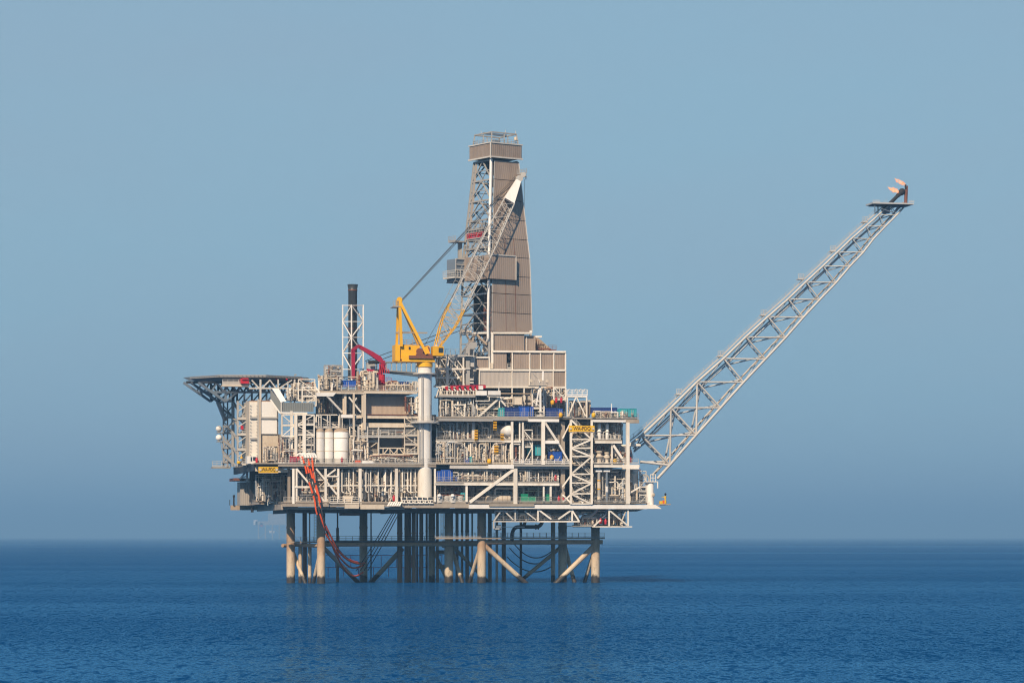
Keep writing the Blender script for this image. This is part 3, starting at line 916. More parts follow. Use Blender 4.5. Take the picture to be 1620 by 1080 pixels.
hel = T('helideck', 'flat dark helicopter deck cantilevered over the left end on a blue-grey truss', 'helideck', 400, 640, 30)
cx, cy, cz = P(392, 601, 30)
R = 13.6
m = M()
oc = [Vector((cx + R * math.cos(math.radians(22.5 + 45 * i)), cy + R * math.sin(math.radians(22.5 + 45 * i)), cz)) for i in range(8)]
m.add([p for p in oc] + [p + Vector((0, 0, 0.5)) for p in oc], [tuple(range(7, -1, -1)), tuple(range(8, 16))] + [(i, (i + 1) % 8, 8 + (i + 1) % 8, 8 + i) for i in range(8)])
m.build('landing_deck', 'grey', hel)
for i in range(8):
    a, b = oc[i], oc[(i + 1) % 8]
    o1, o2 = (a - Vector((cx, cy, cz))) * 0.115, (b - Vector((cx, cy, cz))) * 0.115
    m = M()
    for k in range(13):
        p = a.lerp(b, k / 12)
        m.bar(p + Vector((0, 0, 0.25)), p + o1.lerp(o2, k / 12) + Vector((0, 0, 0.25)), 0.10)
    for k in (0.35, 0.7, 1.0):
        m.bar(a + o1 * k + Vector((0, 0, 0.25)), b + o2 * k + Vector((0, 0, 0.25)), 0.09)
    m.build('safety_net', 'steel_blue', hel)
# truss under the deck: three parallel frames of chords and webs
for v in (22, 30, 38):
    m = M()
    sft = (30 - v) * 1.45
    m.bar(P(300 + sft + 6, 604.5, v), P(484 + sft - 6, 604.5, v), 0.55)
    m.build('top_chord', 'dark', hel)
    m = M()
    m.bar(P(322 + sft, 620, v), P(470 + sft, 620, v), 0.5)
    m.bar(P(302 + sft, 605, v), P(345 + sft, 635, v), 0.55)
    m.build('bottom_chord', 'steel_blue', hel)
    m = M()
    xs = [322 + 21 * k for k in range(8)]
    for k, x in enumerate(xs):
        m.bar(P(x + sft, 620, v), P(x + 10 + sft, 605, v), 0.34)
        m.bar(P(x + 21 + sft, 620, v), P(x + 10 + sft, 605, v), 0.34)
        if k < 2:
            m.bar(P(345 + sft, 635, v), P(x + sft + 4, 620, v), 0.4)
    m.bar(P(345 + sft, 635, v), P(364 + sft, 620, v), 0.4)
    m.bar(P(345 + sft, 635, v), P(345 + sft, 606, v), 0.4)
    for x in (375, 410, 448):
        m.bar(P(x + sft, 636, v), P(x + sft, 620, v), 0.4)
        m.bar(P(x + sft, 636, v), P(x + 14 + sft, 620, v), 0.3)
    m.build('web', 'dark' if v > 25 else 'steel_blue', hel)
piece(hel, 'knee_brace', 'light_grey', ('tube', (345, 636, 32), (356, 664, 36), 0.5, 10))
piece(hel, 'cross_beam', 'light_grey', ('bar', (345, 636.5, 34), (365, 634, 28), 0.5))
piece(hel, 'access_walkway', 'cream', ('box', 352, 394, 608.4, 611, 15, 3))
piece(hel, 'access_walkway', 'grey', ('box', 352, 396, 603, 608, 17.5, 0.4))
piece(hel, 'handrail', 'light_grey', ('rail', (352, 608.4, 15.1), (394, 608.4, 15.1), 1.2, 1.3, 0.1))
piece(hel, 'front_truss', 'light_grey', *[('bar', a, b, w) for a, b, w in (((394, 614, 15), (464, 614, 15), 0.34), ((398, 601, 15), (412, 616, 15), 0.3), ((427, 601, 15), (412, 616, 15), 0.3), ((412, 600, 15), (412, 636, 15), 0.4),
                                                                       ((427, 601, 15), (438, 616, 15), 0.26), ((462, 601, 15), (438, 616, 15), 0.26), ((440, 600, 15), (440, 620, 15), 0.3), ((466, 600, 15), (466, 640, 15), 0.34))])
solo('foam_cabinet', 'bright red firefighting cabinet at the edge of the helicopter deck', 'cabinet', 'red', ('box', 381, 393.5, 598.5, 606.5, 14.4, 2), ('bar', (383, 599, 14.2), (392, 599, 14.2), 0.3))
solo('windsock_pole', 'thin grey pole at the right rim of the helicopter deck', 'pole', 'grey', ('bar', (466, 601, 24), (466, 592, 24), 0.14), ('tube', (466, 592.5, 24), (469, 593, 24), 0.16))
for i, px in enumerate((436, 452, 476)):
    solo('deck_light', ORD[i] + ' tiny red light box from the left on the helicopter deck rim', 'lamp', 'red', ('box', px, px + 3, 598.4, 600.4, 20, 0.5), ('bar', (px + 1.5, 601.5, 20.2), (px + 1.5, 600, 20.2), 0.2), group='lights on the helicopter deck rim')

for y, lab in ((678, 'upper white radome ball on a bracket left of the stair tower'), (692.3, 'lower white radome ball on a bracket left of the stair tower')):
    sd = T('satellite_dome', lab, 'antenna', 346, y, 36, group='radome balls beside the stair tower')
    m = M()
    c = P(346.2, y, 36)
    m.lathe(c - Vector((0, 0, 0.72)), (0, 0, 1), [(0.72 - 0.72 * math.cos(math.radians(a)), 0.72 * math.sin(math.radians(a))) for a in range(4, 180, 11)], 20)
    m.build('dome', 'bright_white', sd)
    piece(sd, 'bracket', 'grey', ('box', 343, 352, y + 5.4, y + 6.6, 35.6, 1.2), ('bar', (352, y + 6, 36), (346, y + 6, 36), 0.2), ('bar', (346.2, y + 6, 36), (346.2, y + 4, 36), 0.5), ('bar', (349, y + 6, 36), (352, y + 24, 36), 0.14))

wk = T('covered_walkway', 'grey clad covered stairway with white slatted roof beside the accommodation block', 'walkway', 455, 652, 3)
piece(wk, 'wall_panel', 'grey_cladding', ('quad', [(428, 615.5, 5), (444.5, 636, 4), (444.5, 651.5, 4), (428, 630, 5)], 0.4), ('box', 446, 496, 636.8, 651, 3.4, 0.4))
piece(wk, 'roof', 'bright_white', ('quad', [(430.5, 614.5, 4.0), (441, 614.5, 4.0), (453, 634.5, 3.2), (444, 636, 3.2)], 1.0))
pieces(wk, 'roof_window', 'dark', [('quad', [(x, y, 4.6 - k * .1), (x + 2.6, y + 0.2, 4.6 - k * .1), (x + 4.6, y + 4, 4.5 - k * .1), (x + 3, y + 4, 4.5 - k * .1)], 0.25) for k, (x, y) in enumerate(((432, 618), (436.5, 624), (441, 630)))])
piece(wk, 'floor_beam', 'white', ('bar', (428, 632, 3.6), (443, 653, 3.2), 0.34), ('bar', (443, 653, 3.2), (486, 653.5, 3.2), 0.42))
pieces(wk, 'support', 'light_grey', [('bar', (x, 653, 3.6), (x, y, 3.6), 0.42) for x, y in ((446, 690), (468, 690), (481, 660))])
piece(wk, 'corner_post', 'light_grey', ('bar', (445, 636, 3.3), (445, 652, 3.3), 0.3))

# ---------------------------------------------------------------- storage tanks, hose station, signs
for x0, x1, lab in ((499.5, 512.8, 'leftmost slim white cylindrical tank of three on the main deck'), (513.4, 527, 'middle slim white cylindrical tank of three on the main deck'),
                    (527.8, 551.5, 'widest white cylindrical tank, rightmost of three on the main deck')):
    xm = (x0 + x1) / 2
    tk = T('storage_tank', lab, 'tank', xm, 733, 3.5, group='white tanks in a row on the main deck')
    r = (x1 - x0) * 0.14 / 2
    a, b = P(xm, 725, 3.5), P(xm, 677, 3.5)
    L = (b - a).length
    m = M()
    m.lathe(a, (0, 0, 1), [(0, r * 0.98), (0.4, r), (L - 1.0, r), (L - 0.55, r * 0.93), (L - 0.25, r * 0.7), (L - 0.05, r * 0.35), (L, 0.05)], 28)
    m.build('shell', 'bright_white', tk)
    m = M()
    for y in (693.3, 714):
        p = P(xm, y, 3.5)
        m.tube(p, p + Vector((0, 0, 0.16)), r * 1.035, 28)
    m.build('band', 'cream', tk)
    m = M()
    m.lathe(b - Vector((0, 0, 0.85)), (0, 0, 1), [(0, r * 1.01), (0.3, r * 0.97), (0.6, r * 0.78), (0.85, r * 0.4)], 28)
    m.build('cap', 'tan', tk)
    p = P(xm, 733, 3.5)
    m = M()
    m.tube(p, a, r * 0.94, 24)
    m.build('skirt', 'light_grey', tk)
    pieces(tk, 'vent_pipe', 'light_grey', [('tube', (xm - 2, 678, 3.5), (xm - 2, 655, 3.5), 0.16), ('tube', (xm + 2, 678, 4.0), (xm + 2, 655, 4.0), 0.16)])
    piece(tk, 'top_rail', 'grey', ('rail', (x0 + 1, 678, 3.0), (x1 - 1, 678, 3.0), 1.0, 0.8, 0.06))

solo('electric_cabinet', 'large dark red steel cabinet at the head of the orange hoses', 'cabinet', 'crimson', ('box', 460, 468.5, 722, 736.5, 1.2, 2.2), ('box', 459, 460, 721, 737, 1.5, 1.6))
solo('hose_locker', 'bright red small locker just right of the dark red cabinet', 'locker', 'red', ('box', 469.5, 474, 722, 728, 1.6, 1.0), ('bar', (470, 728, 1.8), (470, 733, 1.8), 0.2))
hs = T('hose_station', 'white rack of curved hose saddles above the orange hoses', 'hose rack', 487, 733, 1.5)
for i in range(6):
    x = 476 + i * 4.2
    m = M()
    m.path([P(x + 5 * math.cos(t) - 1.5, 724 - 6.5 * math.sin(t), 1.2 + 0.5 * t / 3) for t in (0.0, 0.5, 1.0, 1.5, 2.0, 2.6)], 0.26, 8)
    m.build('saddle', 'bright_white', hs)
piece(hs, 'rack_frame', 'white', ('bar', (474, 722, 1.4), (501, 722, 1.4), 0.24), ('bar', (476, 722, 1.4), (476, 736, 1.4), 0.22), ('bar', (499, 722, 1.4), (499, 736, 1.4), 0.22), ('bar', (474, 736, 1.2), (501, 736, 1.2), 0.2))
piece(hs, 'back_plate', 'dark', ('box', 477, 498, 723, 735, 2.4, 0.3))
solo('deck_locker', 'white box with a yellow stripe behind the orange hoses', 'box', 'bright_white', ('box', 476, 481, 725, 736, 0.9, 0.8), ('bar', (476, 724.6, 0.9), (481, 724.6, 0.9), 0.2))
solo('life_buoy', 'pale box with dark emblem between the two orange hose bundles', 'box', 'cream', ('box', 486, 491, 730, 736, 0.8, 0.7), ('bar', (486, 729, 0.9), (491, 729, 0.9), 0.22))

hose_lines = [
    ('left orange hose with a long orange float sleeve', [(478, 722, 1.0), (483, 738, 0.2), (487, 756, 0.1), (492, 772, 0.0), (498, 792, -0.4), (501, 811, -0.6), (512, 838, 1), (524, 858, 3), (537, 880, 6), (549, 893, 9), (560, 898, 12), (574, 894, 16)],
     ((0, 0.7, 'o'), (0.9, 1.6, 'o'), (2.4, 3.4, 'o'), (3.6, 5.1, 'o'), (6.3, 11, 'o'))),
    ('middle orange hose with patches of bare black', [(488, 726, 1.0), (490, 738, 0.2), (494, 755, 0.1), (499, 770, 0), (506, 795, -0.4), (512, 822, 0), (522, 845, 2), (535, 870, 5), (550, 885, 9), (565, 891, 13), (577, 890, 17)],
     ((0, 0.9, 'o'), (1.2, 2.1, 'o'), (3.0, 3.5, 'o'), (3.7, 4.3, 'o'), (5.4, 10, 'o'))),
    ('right orange hose with the brightest sleeve at the rail', [(494, 724, 0.9), (495, 738, 0.1), (497, 756, 0), (502, 775, -0.2), (508, 800, -0.6), (513, 830, 0.5), (521, 852, 3), (531, 875, 6), (545, 900, 10), (560, 911, 14), (574, 905, 18)],
     ((0, 1.4, 'o'), (1.5, 2.4, 'o'), (2.6, 3.8, 'o'), (6.6, 10, 'o'))),
    ('outermost thin hose with one orange sleeve below the deck', [(484, 728, 1.1), (489, 748, 0.3), (496, 775, 0.1), (506, 812, 0.2), (514, 835, 1), (523, 848, 3), (540, 874, 7), (556, 886, 11), (572, 890, 15)],
     ((3, 4.2, 'o'), (0.2, 1.0, 'o'), (6.8, 7.6, 'o'))),
]
for lab, pts, sl in hose_lines:
    pts = [P(*p) for p in pts]
    h = thing('transfer_hose', lab + ', hung above the water', 'hose', pts[-1], group='orange hoses hung at the left legs')

    def at(t):
        i = min(int(t), len(pts) - 2)
        f = t - i
        a = pts[max(i - 1, 0)]
        b, c = pts[i], pts[i + 1]
        d = pts[min(i + 2, len(pts) - 1)]
        return 0.5 * ((2 * b) + (c - a) * f + (2 * a - 5 * b + 4 * c - d) * f * f + (3 * b - a - 3 * c + d) * f ** 3)
    n = (len(pts) - 1) * 4
    m = M()
    m.path([at(k * (len(pts) - 1) / n - 1e-6 if k == n else k * (len(pts) - 1) / n) for k in range(n + 1)], 0.14, 8)
    m.build('hose', 'rope', h)
    for a, b, _k in sl:
        m = M()
        k = max(3, int((b - a) * 4))
        m.path([at(min(a + (b - a) * j / k, len(pts) - 1.001)) for j in range(k + 1)], 0.22 if a < 3 else 0.19, 8)
        m.build('float_sleeve', 'orange', h)


def text_mesh(body, parent, origin, right, height, width, mat, depth=0.05):
    cu = bpy.data.curves.new('lettering', 'FONT')
    cu.body = body
    cu.size = 1.0
    cu.align_x = 'CENTER'
    cu.align_y = 'CENTER'
    cu.extrude = 0.02
    cu.offset = 0.0
    ob = bpy.data.objects.new('lettering', cu)
    me = bpy.data.meshes.new_from_object(ob)
    bpy.data.objects.remove(ob)
    xs = [v.co.x for v in me.vertices]
    ys = [v.co.y for v in me.vertices]
    sx, sy = width / (max(xs) - min(xs)), height / (max(ys) - min(ys))
    mx, my = (max(xs) + min(xs)) / 2, (max(ys) + min(ys)) / 2
    right = Vector(right).normalized()
    up = Vector((0, 0, 1))
    out = right.cross(up)
    inv = wm(parent).inverted()
    for v in me.vertices:
        v.co = inv @ (Vector(origin) + right * (v.co.x - mx) * sx + up * (v.co.y - my) * sy + out * v.co.z * depth / 0.02)
    me.materials.clear()
    me.materials.append(MATS[mat])
    o = bpy.data.objects.new('lettering', me)
    o.parent = parent
    COL.objects.link(o)
    return o


for x0, x1, y0, y1, v, lab in ((900, 940.5, 673, 682.5, -0.6, 'yellow name board reading WA-PDQ on the white lattice tower at the right'),
                               (409, 440, 738, 747.5, -0.6, 'yellow name board reading WA-PDQ below the accommodation block at the left')):
    sg = T('name_sign', lab, 'sign', (x0 + x1) / 2, y1, v)
    piece(sg, 'board', 'sign_yellow', ('box', x0, x1, y0, y1, v, 0.2))
    piece(sg, 'frame', 'tan', ('bar', (x0, y1 + 0.3, v), (x1, y1 + 0.3, v), 0.12), ('bar', (x0 + 8, y1, v + 0.3), (x0 + 8, y1 + 4, v + 1.2), 0.14), ('bar', (x1 - 8, y1, v + 0.3), (x1 - 8, y1 + 4, v + 1.2), 0.14))
    text_mesh('WA-PDQ', sg, P((x0 + x1) / 2 + 0.3, (y0 + y1) / 2, v) + Vector((G.s, -G.c, 0)) * 0.06, (G.c, G.s, 0), (y1 - y0) * 0.14 * 0.70, (x1 - x0) * 0.14 * 0.69, 'letter', 0.02)
    for xx in (x0 + 2.6, x1 - 2.6):
        c = P(xx, (y0 + y1) / 2, v)
        m = M()
        m.tube(c, c + Vector((G.s, -G.c, 0)) * 0.16, 0.27, 12)
        m.build('sign_lamp', 'cream', sg)

# ---------------------------------------------------------------- containers and boxes


def container(x0, x1, y0, y1, v, d, mat, label, group=None, name='shipping_container', cat='container', doors=True):
    t = T(name, label, cat, (x0 + x1) / 2, y1, v, group=group)
    piece(t, 'shell', mat, ('box', x0 + 0.5, x1 - 0.5, y0 + 0.5, y1 - 0.5, v, d))
    m = M()
    w = 0.16
    for x in (x0 + 0.5, x1 - 0.5):
        shape(m, ('bar', (x, y0, v - 0.02), (x, y1, v - 0.02), w))
    for y in (y0 + 0.5, y1 - 0.5):
        shape(m, ('bar', (x0, y, v - 0.02), (x1, y, v - 0.02), w))
    m.build('corner_frame', mat, t)
    if doors:
        xm = (x0 + x1) / 2
        piece(t, 'door_bar', 'light_grey', ('bar', (xm - 1.4, y0 + 2, v - 0.06), (xm - 1.4, y1 - 2, v - 0.06), 0.06), ('bar', (xm + 1.4, y0 + 2, v - 0.06), (xm + 1.4, y1 - 2, v - 0.06), 0.06))
    return t


gU = 'containers on the upper deck'
container(789, 798, 645, 660, 2.0, 3, 'teal', 'pale teal container end at the left of the blue container row on the upper deck', gU)
container(798.6, 820, 644, 660, 1.8, 2.6, 'navy', 'long dark navy container between teal and bright blue ones on the upper deck', gU, doors=False)
container(820.6, 837, 642.5, 660, 1.6, 2.6, 'blue', 'bright blue container in the middle of the upper deck row', gU)
container(838, 844, 643, 660, 1.4, 2.6, 'blue', 'narrow bright blue container beside the white mast foot', gU)
container(861, 882, 645, 660, 1.6, 2.6, 'navy', 'navy container right of the white mast on the upper deck', gU, doors=False)
container(882.6, 890, 646, 660, 1.8, 2.6, 'blue', 'short dark blue container touching the navy one right of the mast', gU)
container(933, 976.5, 644.5, 653.5, 3.5, 2.6, 'navy', 'long low navy container on the right-hand end of the upper deck', gU, doors=False)
container(979, 992.6, 646, 658, 1.4, 2.6, 'teal', 'dark teal container left of the pale teal one at the upper deck corner', gU)
container(993.4, 1007, 646, 659, 1.0, 2.6, 'teal', 'pale teal container at the far right corner of the upper deck', gU)
container(537, 563, 601.5, 611.5, 3.5, 2.6, 'blue', 'blue container with white frame beneath the red crane arm on the top deck', 'containers on the top deck')
container(627, 646, 603.5, 612, 4.0, 2.6, 'navy', 'navy container on the top deck close left of the crane pedestal', 'containers on the top deck')
gM = 'blue containers on the mezzanine deck'
container(689.5, 697, 744.5, 761.5, 1.4, 2.2, 'blue', 'leftmost blue box of the three on the mezzanine beside the crane pedestal', gM)
container(697.6, 706.4, 742.6, 761.5, 1.2, 2.2, 'blue', 'middle blue box of the three on the mezzanine beside the crane pedestal', gM)
container(707, 716, 742.6, 761.5, 1.1, 2.2, 'blue', 'rightmost blue box of the three on the mezzanine beside the crane pedestal', gM)
container(720, 726, 754, 761.5, 1.0, 1.4, 'blue', 'low square blue crate right of the three blue boxes on the mezzanine', None, 'crate', 'crate', False)
container(834, 846, 703, 719, 3.0, 2.2, 'teal', 'teal tank container under the half-height deck, left one of the pair', None)
container(846.6, 856, 703, 720, 2.4, 2.2, 'teal', 'lighter teal tank container under the half-height deck, right one of the pair', None)
container(867.5, 874, 714, 727, 1.6, 1.8, 'navy', 'dark blue square bin in front of the white column on the main deck', None, 'bin', 'bin', False)
container(874.6, 889, 714, 729, 1.0, 2.0, 'blue', 'bright blue tapered bin on the main deck left of the lattice stair tower', None, 'bin', 'bin', False)
container(735, 742, 724, 733, 0.9, 1.4, 'blue', 'small blue cabinet behind the main deck rail under the yellow ladder', None, 'cabinet', 'cabinet')
container(743, 747, 722, 733, 1.2, 1.2, 'teal', 'narrow pale blue cabinet next to the small blue cabinet on the main deck', None, 'cabinet', 'cabinet')
gG = 'green boxes on the lowest deck'
container(824, 835, 781, 795, 1.6, 2.0, 'green', 'tall bright green box at the left of the green row on the lowest deck', gG, 'crate', 'crate', False)
container(835.6, 841.4, 785, 795, 1.6, 2.0, 'green', 'first low green box right of the tall green one on the lowest deck', gG, 'crate', 'crate', False)
container(842, 848, 785, 795, 1.5, 2.0, 'green', 'second low green box right of the tall green one on the lowest deck', gG, 'crate', 'crate', False)
container(860.5, 870, 781.5, 796, 1.2, 2.0, 'green', 'green box standing alone between the white posts on the lowest deck', gG, 'crate', 'crate', False)
container(729, 735, 779, 790, 1.4, 1.6, 'teal', 'dark teal pump enclosure left of the white corner post on the lowest deck', None, 'pump_enclosure', 'cabinet')
container(970, 984, 706, 722, 4.0, 2.0, 'teal', 'dark teal tank behind the slanting white brace near the flare boom foot', None, 'tank', 'tank', False)
container(813, 826, 627, 640, 2.0, 2.0, 'cream', 'cream louvred box above the blue containers', None, 'louvre_box', 'cabinet', False)
container(543, 558, 783.5, 793, 0.8, 2.0, 'cream', 'tan boxy housing behind the white rail at the left of the lowest deck', None, 'housing', 'cabinet', False)
for x, y, v, lab, mt in ((873, 727, 0.8, 'yellow drum by the foot of the white column', 'yellow'), (774, 733, 0.0, 'orange-yellow buoy hung on the main deck rail', 'yellow'), (887, 660, 0.1, 'orange-yellow buoy on the upper deck rail', 'yellow'),
                         (939, 660, 0.1, 'yellow-green buoy at the left end of the right upper deck', 'sign_yellow'), (874, 640, 2.0, 'yellow drum above the navy container', 'yellow'), (973, 733, 0.6, 'yellow drum behind the rail near the slanting brace', 'sign_yellow')):
    c = P(x, y, v)
    m = M()
    m.lathe(c, (0, 0, 1), [(0, 0.3), (0.08, 0.42), (0.5, 0.46), (0.9, 0.42), (1.0, 0.25)], 14)
    m.tube(c + Vector((0, 0, 0.98)), c + Vector((0, 0, 1.12)), 0.08, 8)
    tag(m.build('buoy' if 'buoy' in lab else 'drum', mt), lab, 'buoy' if 'buoy' in lab else 'drum')
for x, y, v, lab in ((879, 760, 0.4, 'red fire extinguisher on the mezzanine near its right end'), (541, 732, 0.8, 'red extinguisher at the foot of the widest white tank'), (997, 731, 0.4, 'red extinguisher beside the white corner post'),
                     (406, 732, 7.4, 'red extinguisher in front of the small white cabin'), (880, 637, 1.8, 'left red hose valve above the navy container'), (888, 637, 1.8, 'right red hose valve above the navy container'),
                     (958, 829, 1.2, 'red valve body in the white truss at the right corner'), (950, 828, 1.6, 'pinkish red valve left of the other red one in the right corner truss'), (623, 792, 1.0, 'small red fire hydrant at the left end of the white slanted panels'),
                     (892, 793, 1.0, 'red hydrant at the foot of the lattice stair tower'), (884, 793, 1.0, 'red hydrant left of the lattice stair tower foot')):
    c = P(x, y, v)
    m = M()
    m.lathe(c, (0, 0, 1), [(0, 0.22), (0.1, 0.26), (0.9, 0.26), (1.1, 0.14), (1.3, 0.1)], 12)
    m.bar(c + Vector((-0.35, 0, 0.8)), c + Vector((0.35, 0, 0.8)), 0.2)
    tag(m.build('fire_extinguisher' if 'extinguisher' in lab else ('hose_valve' if 'valve' in lab else 'hydrant'), 'red'), lab, 'fire equipment')
solo('rescue_boat', 'small orange and white rescue raft cradled behind the main deck rail right of the tanks', 'raft', 'bright_white', ('vessel', (571, 731.5, 0.9), (592, 731.5, 0.9), 0.5, 1.2))
solo('raft_cover', 'orange-red cover left on the white rescue raft', 'cover', 'orange', ('vessel', (561, 730.6, 1.0), (572, 730.6, 1.0), 0.5, 1.0))
solo('tool_chest', 'small bright green chest above the white raft', 'chest', 'green', ('box', 582, 587, 725.5, 729.5, 1.6, 1.0), ('bar', (582, 725, 1.6), (587, 725, 1.6), 0.2))

# white slanted panels and framed panels at the lowest deck edge
for i in range(6):
    x = 612 + i * 3.6
    solo('slanted_panel', ORD[i] + ' white slanted panel from the left in the row at the lowest deck edge', 'panel', 'bright_white', ('quad', [(x + 4.0, 793, 0.6), (x + 6.6, 793, 0.6), (x + 2.8, 800, -0.8), (x, 800, -0.8)], 0.12), group='white slanted panels at the lowest deck edge')
for i in range(6):
    x = 634.5 + i * 8.2
    pn = T('framed_panel', ORD[i] + ' dark white-framed panel from the left at the crane column foot', 'panel', x + 4, 796, 0.2, group='framed dark panels at the lowest deck edge')
    piece(pn, 'panel', 'dark', ('quad', [(x + 2, 786.5, 0.5), (x + 8.6, 786.5, 0.5), (x + 8.0, 790, 0.1), (x + 1.6, 790, 0.1)], 0.1))
    piece(pn, 'frame', 'white', ('bar', (x, 785.5, 0.6), (x + 3.2, 795.5, 0.0), 0.24), ('bar', (x + 2, 791, 0.0), (x + 9, 791, 0.0), 0.18), ('bar', (x + 3, 795.5, 0.0), (x + 10, 795.5, 0.0), 0.22), ('bar', (x + 5.5, 791, 0.0), (x + 5.5, 795.5, 0.0), 0.2))

# ---------------------------------------------------------------- lattice stair tower on the right, small lookout, masts
st = T('stair_tower', 'tall white zigzag lattice stair tower carrying the right name board', 'stairs', 920, 797, 0)
pieces(st, 'post', 'white', [('bar', (x, y, v), (x, 797, v), w) for x, y, v, w in ((903, 664, -0.3, 0.46), (936, 664, -0.3, 0.46), (910, 664, 5, 0.4), (930, 664, 5, 0.4))])
ys = (664, 695, 709, 722, 750, 764, 781, 797)
for i in range(len(ys) - 1):
    y0, y1 = ys[i], ys[i + 1]
    piece(st, 'ledger', 'white', ('bar', (903, y1 - 0.4, -0.3), (936, y1 - 0.4, -0.3), 0.3))
    piece(st, 'brace', 'white', ('bar', (903, y1, -0.35), (936, y0, -0.35), 0.34) if i % 2 else ('bar', (903, y0, -0.35), (936, y1, -0.35), 0.34))
    piece(st, 'stair_flight', 'light_grey', ('bar', (906, y0 + 2, 1), (933, y1, 1), 0.9, 0.22), ('rail', (906, y0 + 1, 0.6), (933, y1 - 1, 0.6), 1.0, 1.2, 0.08, 2, False))
    piece(st, 'landing', 'grey', ('box', 904, 935, y1 - 0.6, y1 + 0.6, 2.2, 2.6))
    piece(st, 'handrail', 'light_grey', ('rail', (904, y1 - 0.6, 2.2), (935, y1 - 0.6, 2.2), 1.1, 1.1, 0.07))
pieces(st, 'brace', 'white', [('bar', a, b, 0.34) for a, b in (((890, 794, 0.6), (903, 782, -0.2)), ((890, 782, 0.6), (903, 795, -0.2)), ((890, 770, 0.7), (903, 752, -0.2)), ((910, 781, 0), (922, 795, 0)))])
lk = T('lookout_platform', 'small white railed platform on tall legs at the top right of the rig', 'platform', 913, 660, 2)
piece(lk, 'floor', 'bright_white', ('box', 896.5, 929, 626, 628, 2.0, 4))
piece(lk, 'handrail', 'bright_white', ('rail', (897, 626, 2.0), (929, 626, 2.0), 1.4, 1.1, 0.16, 3), ('rail', (897, 626, 6.0), (929, 626, 6.0), 1.4, 1.1, 0.1, 3))
pieces(lk, 'leg', 'white', [('bar', (x, 628, v), (x, 660, v), w) for x, v, w in ((897.5, 2.2, 0.3), (928, 2.2, 0.3), (897.5, 5.8, 0.26), (928, 5.8, 0.26))])
pieces(lk, 'brace', 'white', [('bar', a, b, 0.26) for a, b in (((911, 628, 2.2), (899, 658, 2.2)), ((912, 628, 2.2), (926, 658, 2.2)), ((900, 640, 4), (928, 640, 4)))])
pieces(lk, 'lamp_arm', 'bright_white', [('bar', (x, 620, 2.0), (x + 3, 615, 1.6), 0.14) for x in (898, 909, 916, 923)])
mt = T('signal_mast', 'white tripod mast with floodlights in front of the clad drilling block', 'mast', 854, 660, 1.2)
pieces(mt, 'mast_leg', 'bright_white', [('bar', (854.5, 612, 1.2), (855, 660, 1.2), 0.4), ('bar', (852.5, 614, 1.5), (848, 642, 1.0), 0.3)])
piece(mt, 'mast_top', 'bright_white', ('bar', (859, 587, 1.2), (858.4, 602, 1.2), 0.34), ('bar', (853, 600, 1.2), (854.5, 616, 1.2), 0.34))
piece(mt, 'spreader', 'grey', ('box', 839, 866, 609, 610.2, 0.6, 2.2), ('rail', (839, 609, 0.6), (866, 609, 0.6), 1.0, 0.9, 0.06, 2, False), ('bar', (843, 591, 1.2), (851, 599, 1.2), 0.14))
for x, y in ((855, 601.5), (865, 602.5), (840, 602)):
    c = P(x, y, 0.7)
    m = M()
    m.lathe(c, (G.s, -G.c, 0), [(0, 0.16), (0.2, 0.34), (0.3, 0.36)], 10)
    m.bar(c, c - Vector((0, 0, 1.0)), 0.1)
    m.build('floodlight', 'cream', mt)
piece(mt, 'mast_base', 'white', ('box', 849, 861, 656, 660, 0.8, 1.6), ('bar', (851, 651, 0.8), (861, 651, 0.8), 0.26), ('bar', (860.5, 642, 0.8), (860.5, 660, 0.8), 0.24))
for i in range(6):
    x = 705 + i * 8.4
    rr = T('pipe_gripper', ORD[i] + ' red tilted gripper arm from the left on the raised pipe deck edge', 'gripper', x, 625, 1.6, group='red gripper arms along the raised pipe deck')
    piece(rr, 'jaw', 'red', ('quad', [(x, 611, 1.4), (x + 4.0, 610, 1.4), (x + 3.4, 614, 1.4), (x + 5, 617, 1.4), (x + 1.5, 617, 1.4), (x - 0.4, 614, 1.4)], 0.7))
    piece(rr, 'stand', 'white', ('bar', (x + 4.4, 614.5, 1.3), (x + 7.6, 618.5, 1.3), 0.26), ('bar', (x + 2, 617, 1.6), (x + 2, 625, 1.6), 0.3))
pd = T('pipe_deck', 'raised narrow pipe deck with a white end panel below the pale clad block', 'deck', 740, 628, 1.6)
piece(pd, 'floor', 'grey', ('box', 695, 752, 625, 628, 1.4, 6), ('box', 752, 792, 625, 626.4, 1.6, 5))
piece(pd, 'rail_beam', 'crimson', ('bar', (712, 610.5, 2.4), (768, 609.5, 2.4), 0.3))
piece(pd, 'end_panel', 'bright_white', ('box', 753, 770, 618, 625, 1.2, 0.3), ('box', 772, 792, 618, 624.6, 1.2, 0.3))
piece(pd, 'striped_barrier', 'red', ('box', 753, 757, 610, 616, 1.5, 0.3), ('box', 764.5, 768.5, 609.5, 613.6, 1.5, 0.3))
piece(pd, 'striped_barrier', 'bright_white', ('box', 757.2, 764.3, 610, 616, 1.5, 0.3))
piece(pd, 'handrail', 'cream', ('rail', (695, 625, 1.5), (752, 625, 1.5), 1.0, 1.2, 0.09))
piece(pd, 'lattice', 'white', *[('bar', a, b, 0.2) for a, b in (((695, 612, 2.2), (700, 624, 2.2)), ((690, 612, 2.2), (706, 612, 2.2)), ((770, 627, 1.6), (792, 627, 1.6)), ((774, 627, 1.6), (774, 634, 1.6)), ((752, 634, 2), (775, 634, 2)))])
solo('whip_aerial', 'thin white whip aerial above the white end panel of the pipe deck', 'aerial', 'bright_white', ('bar', (789.6, 604, 1.8), (789, 618, 1.8), 0.14), ('bar', (788, 618, 1.8), (791, 618, 1.8), 0.2))
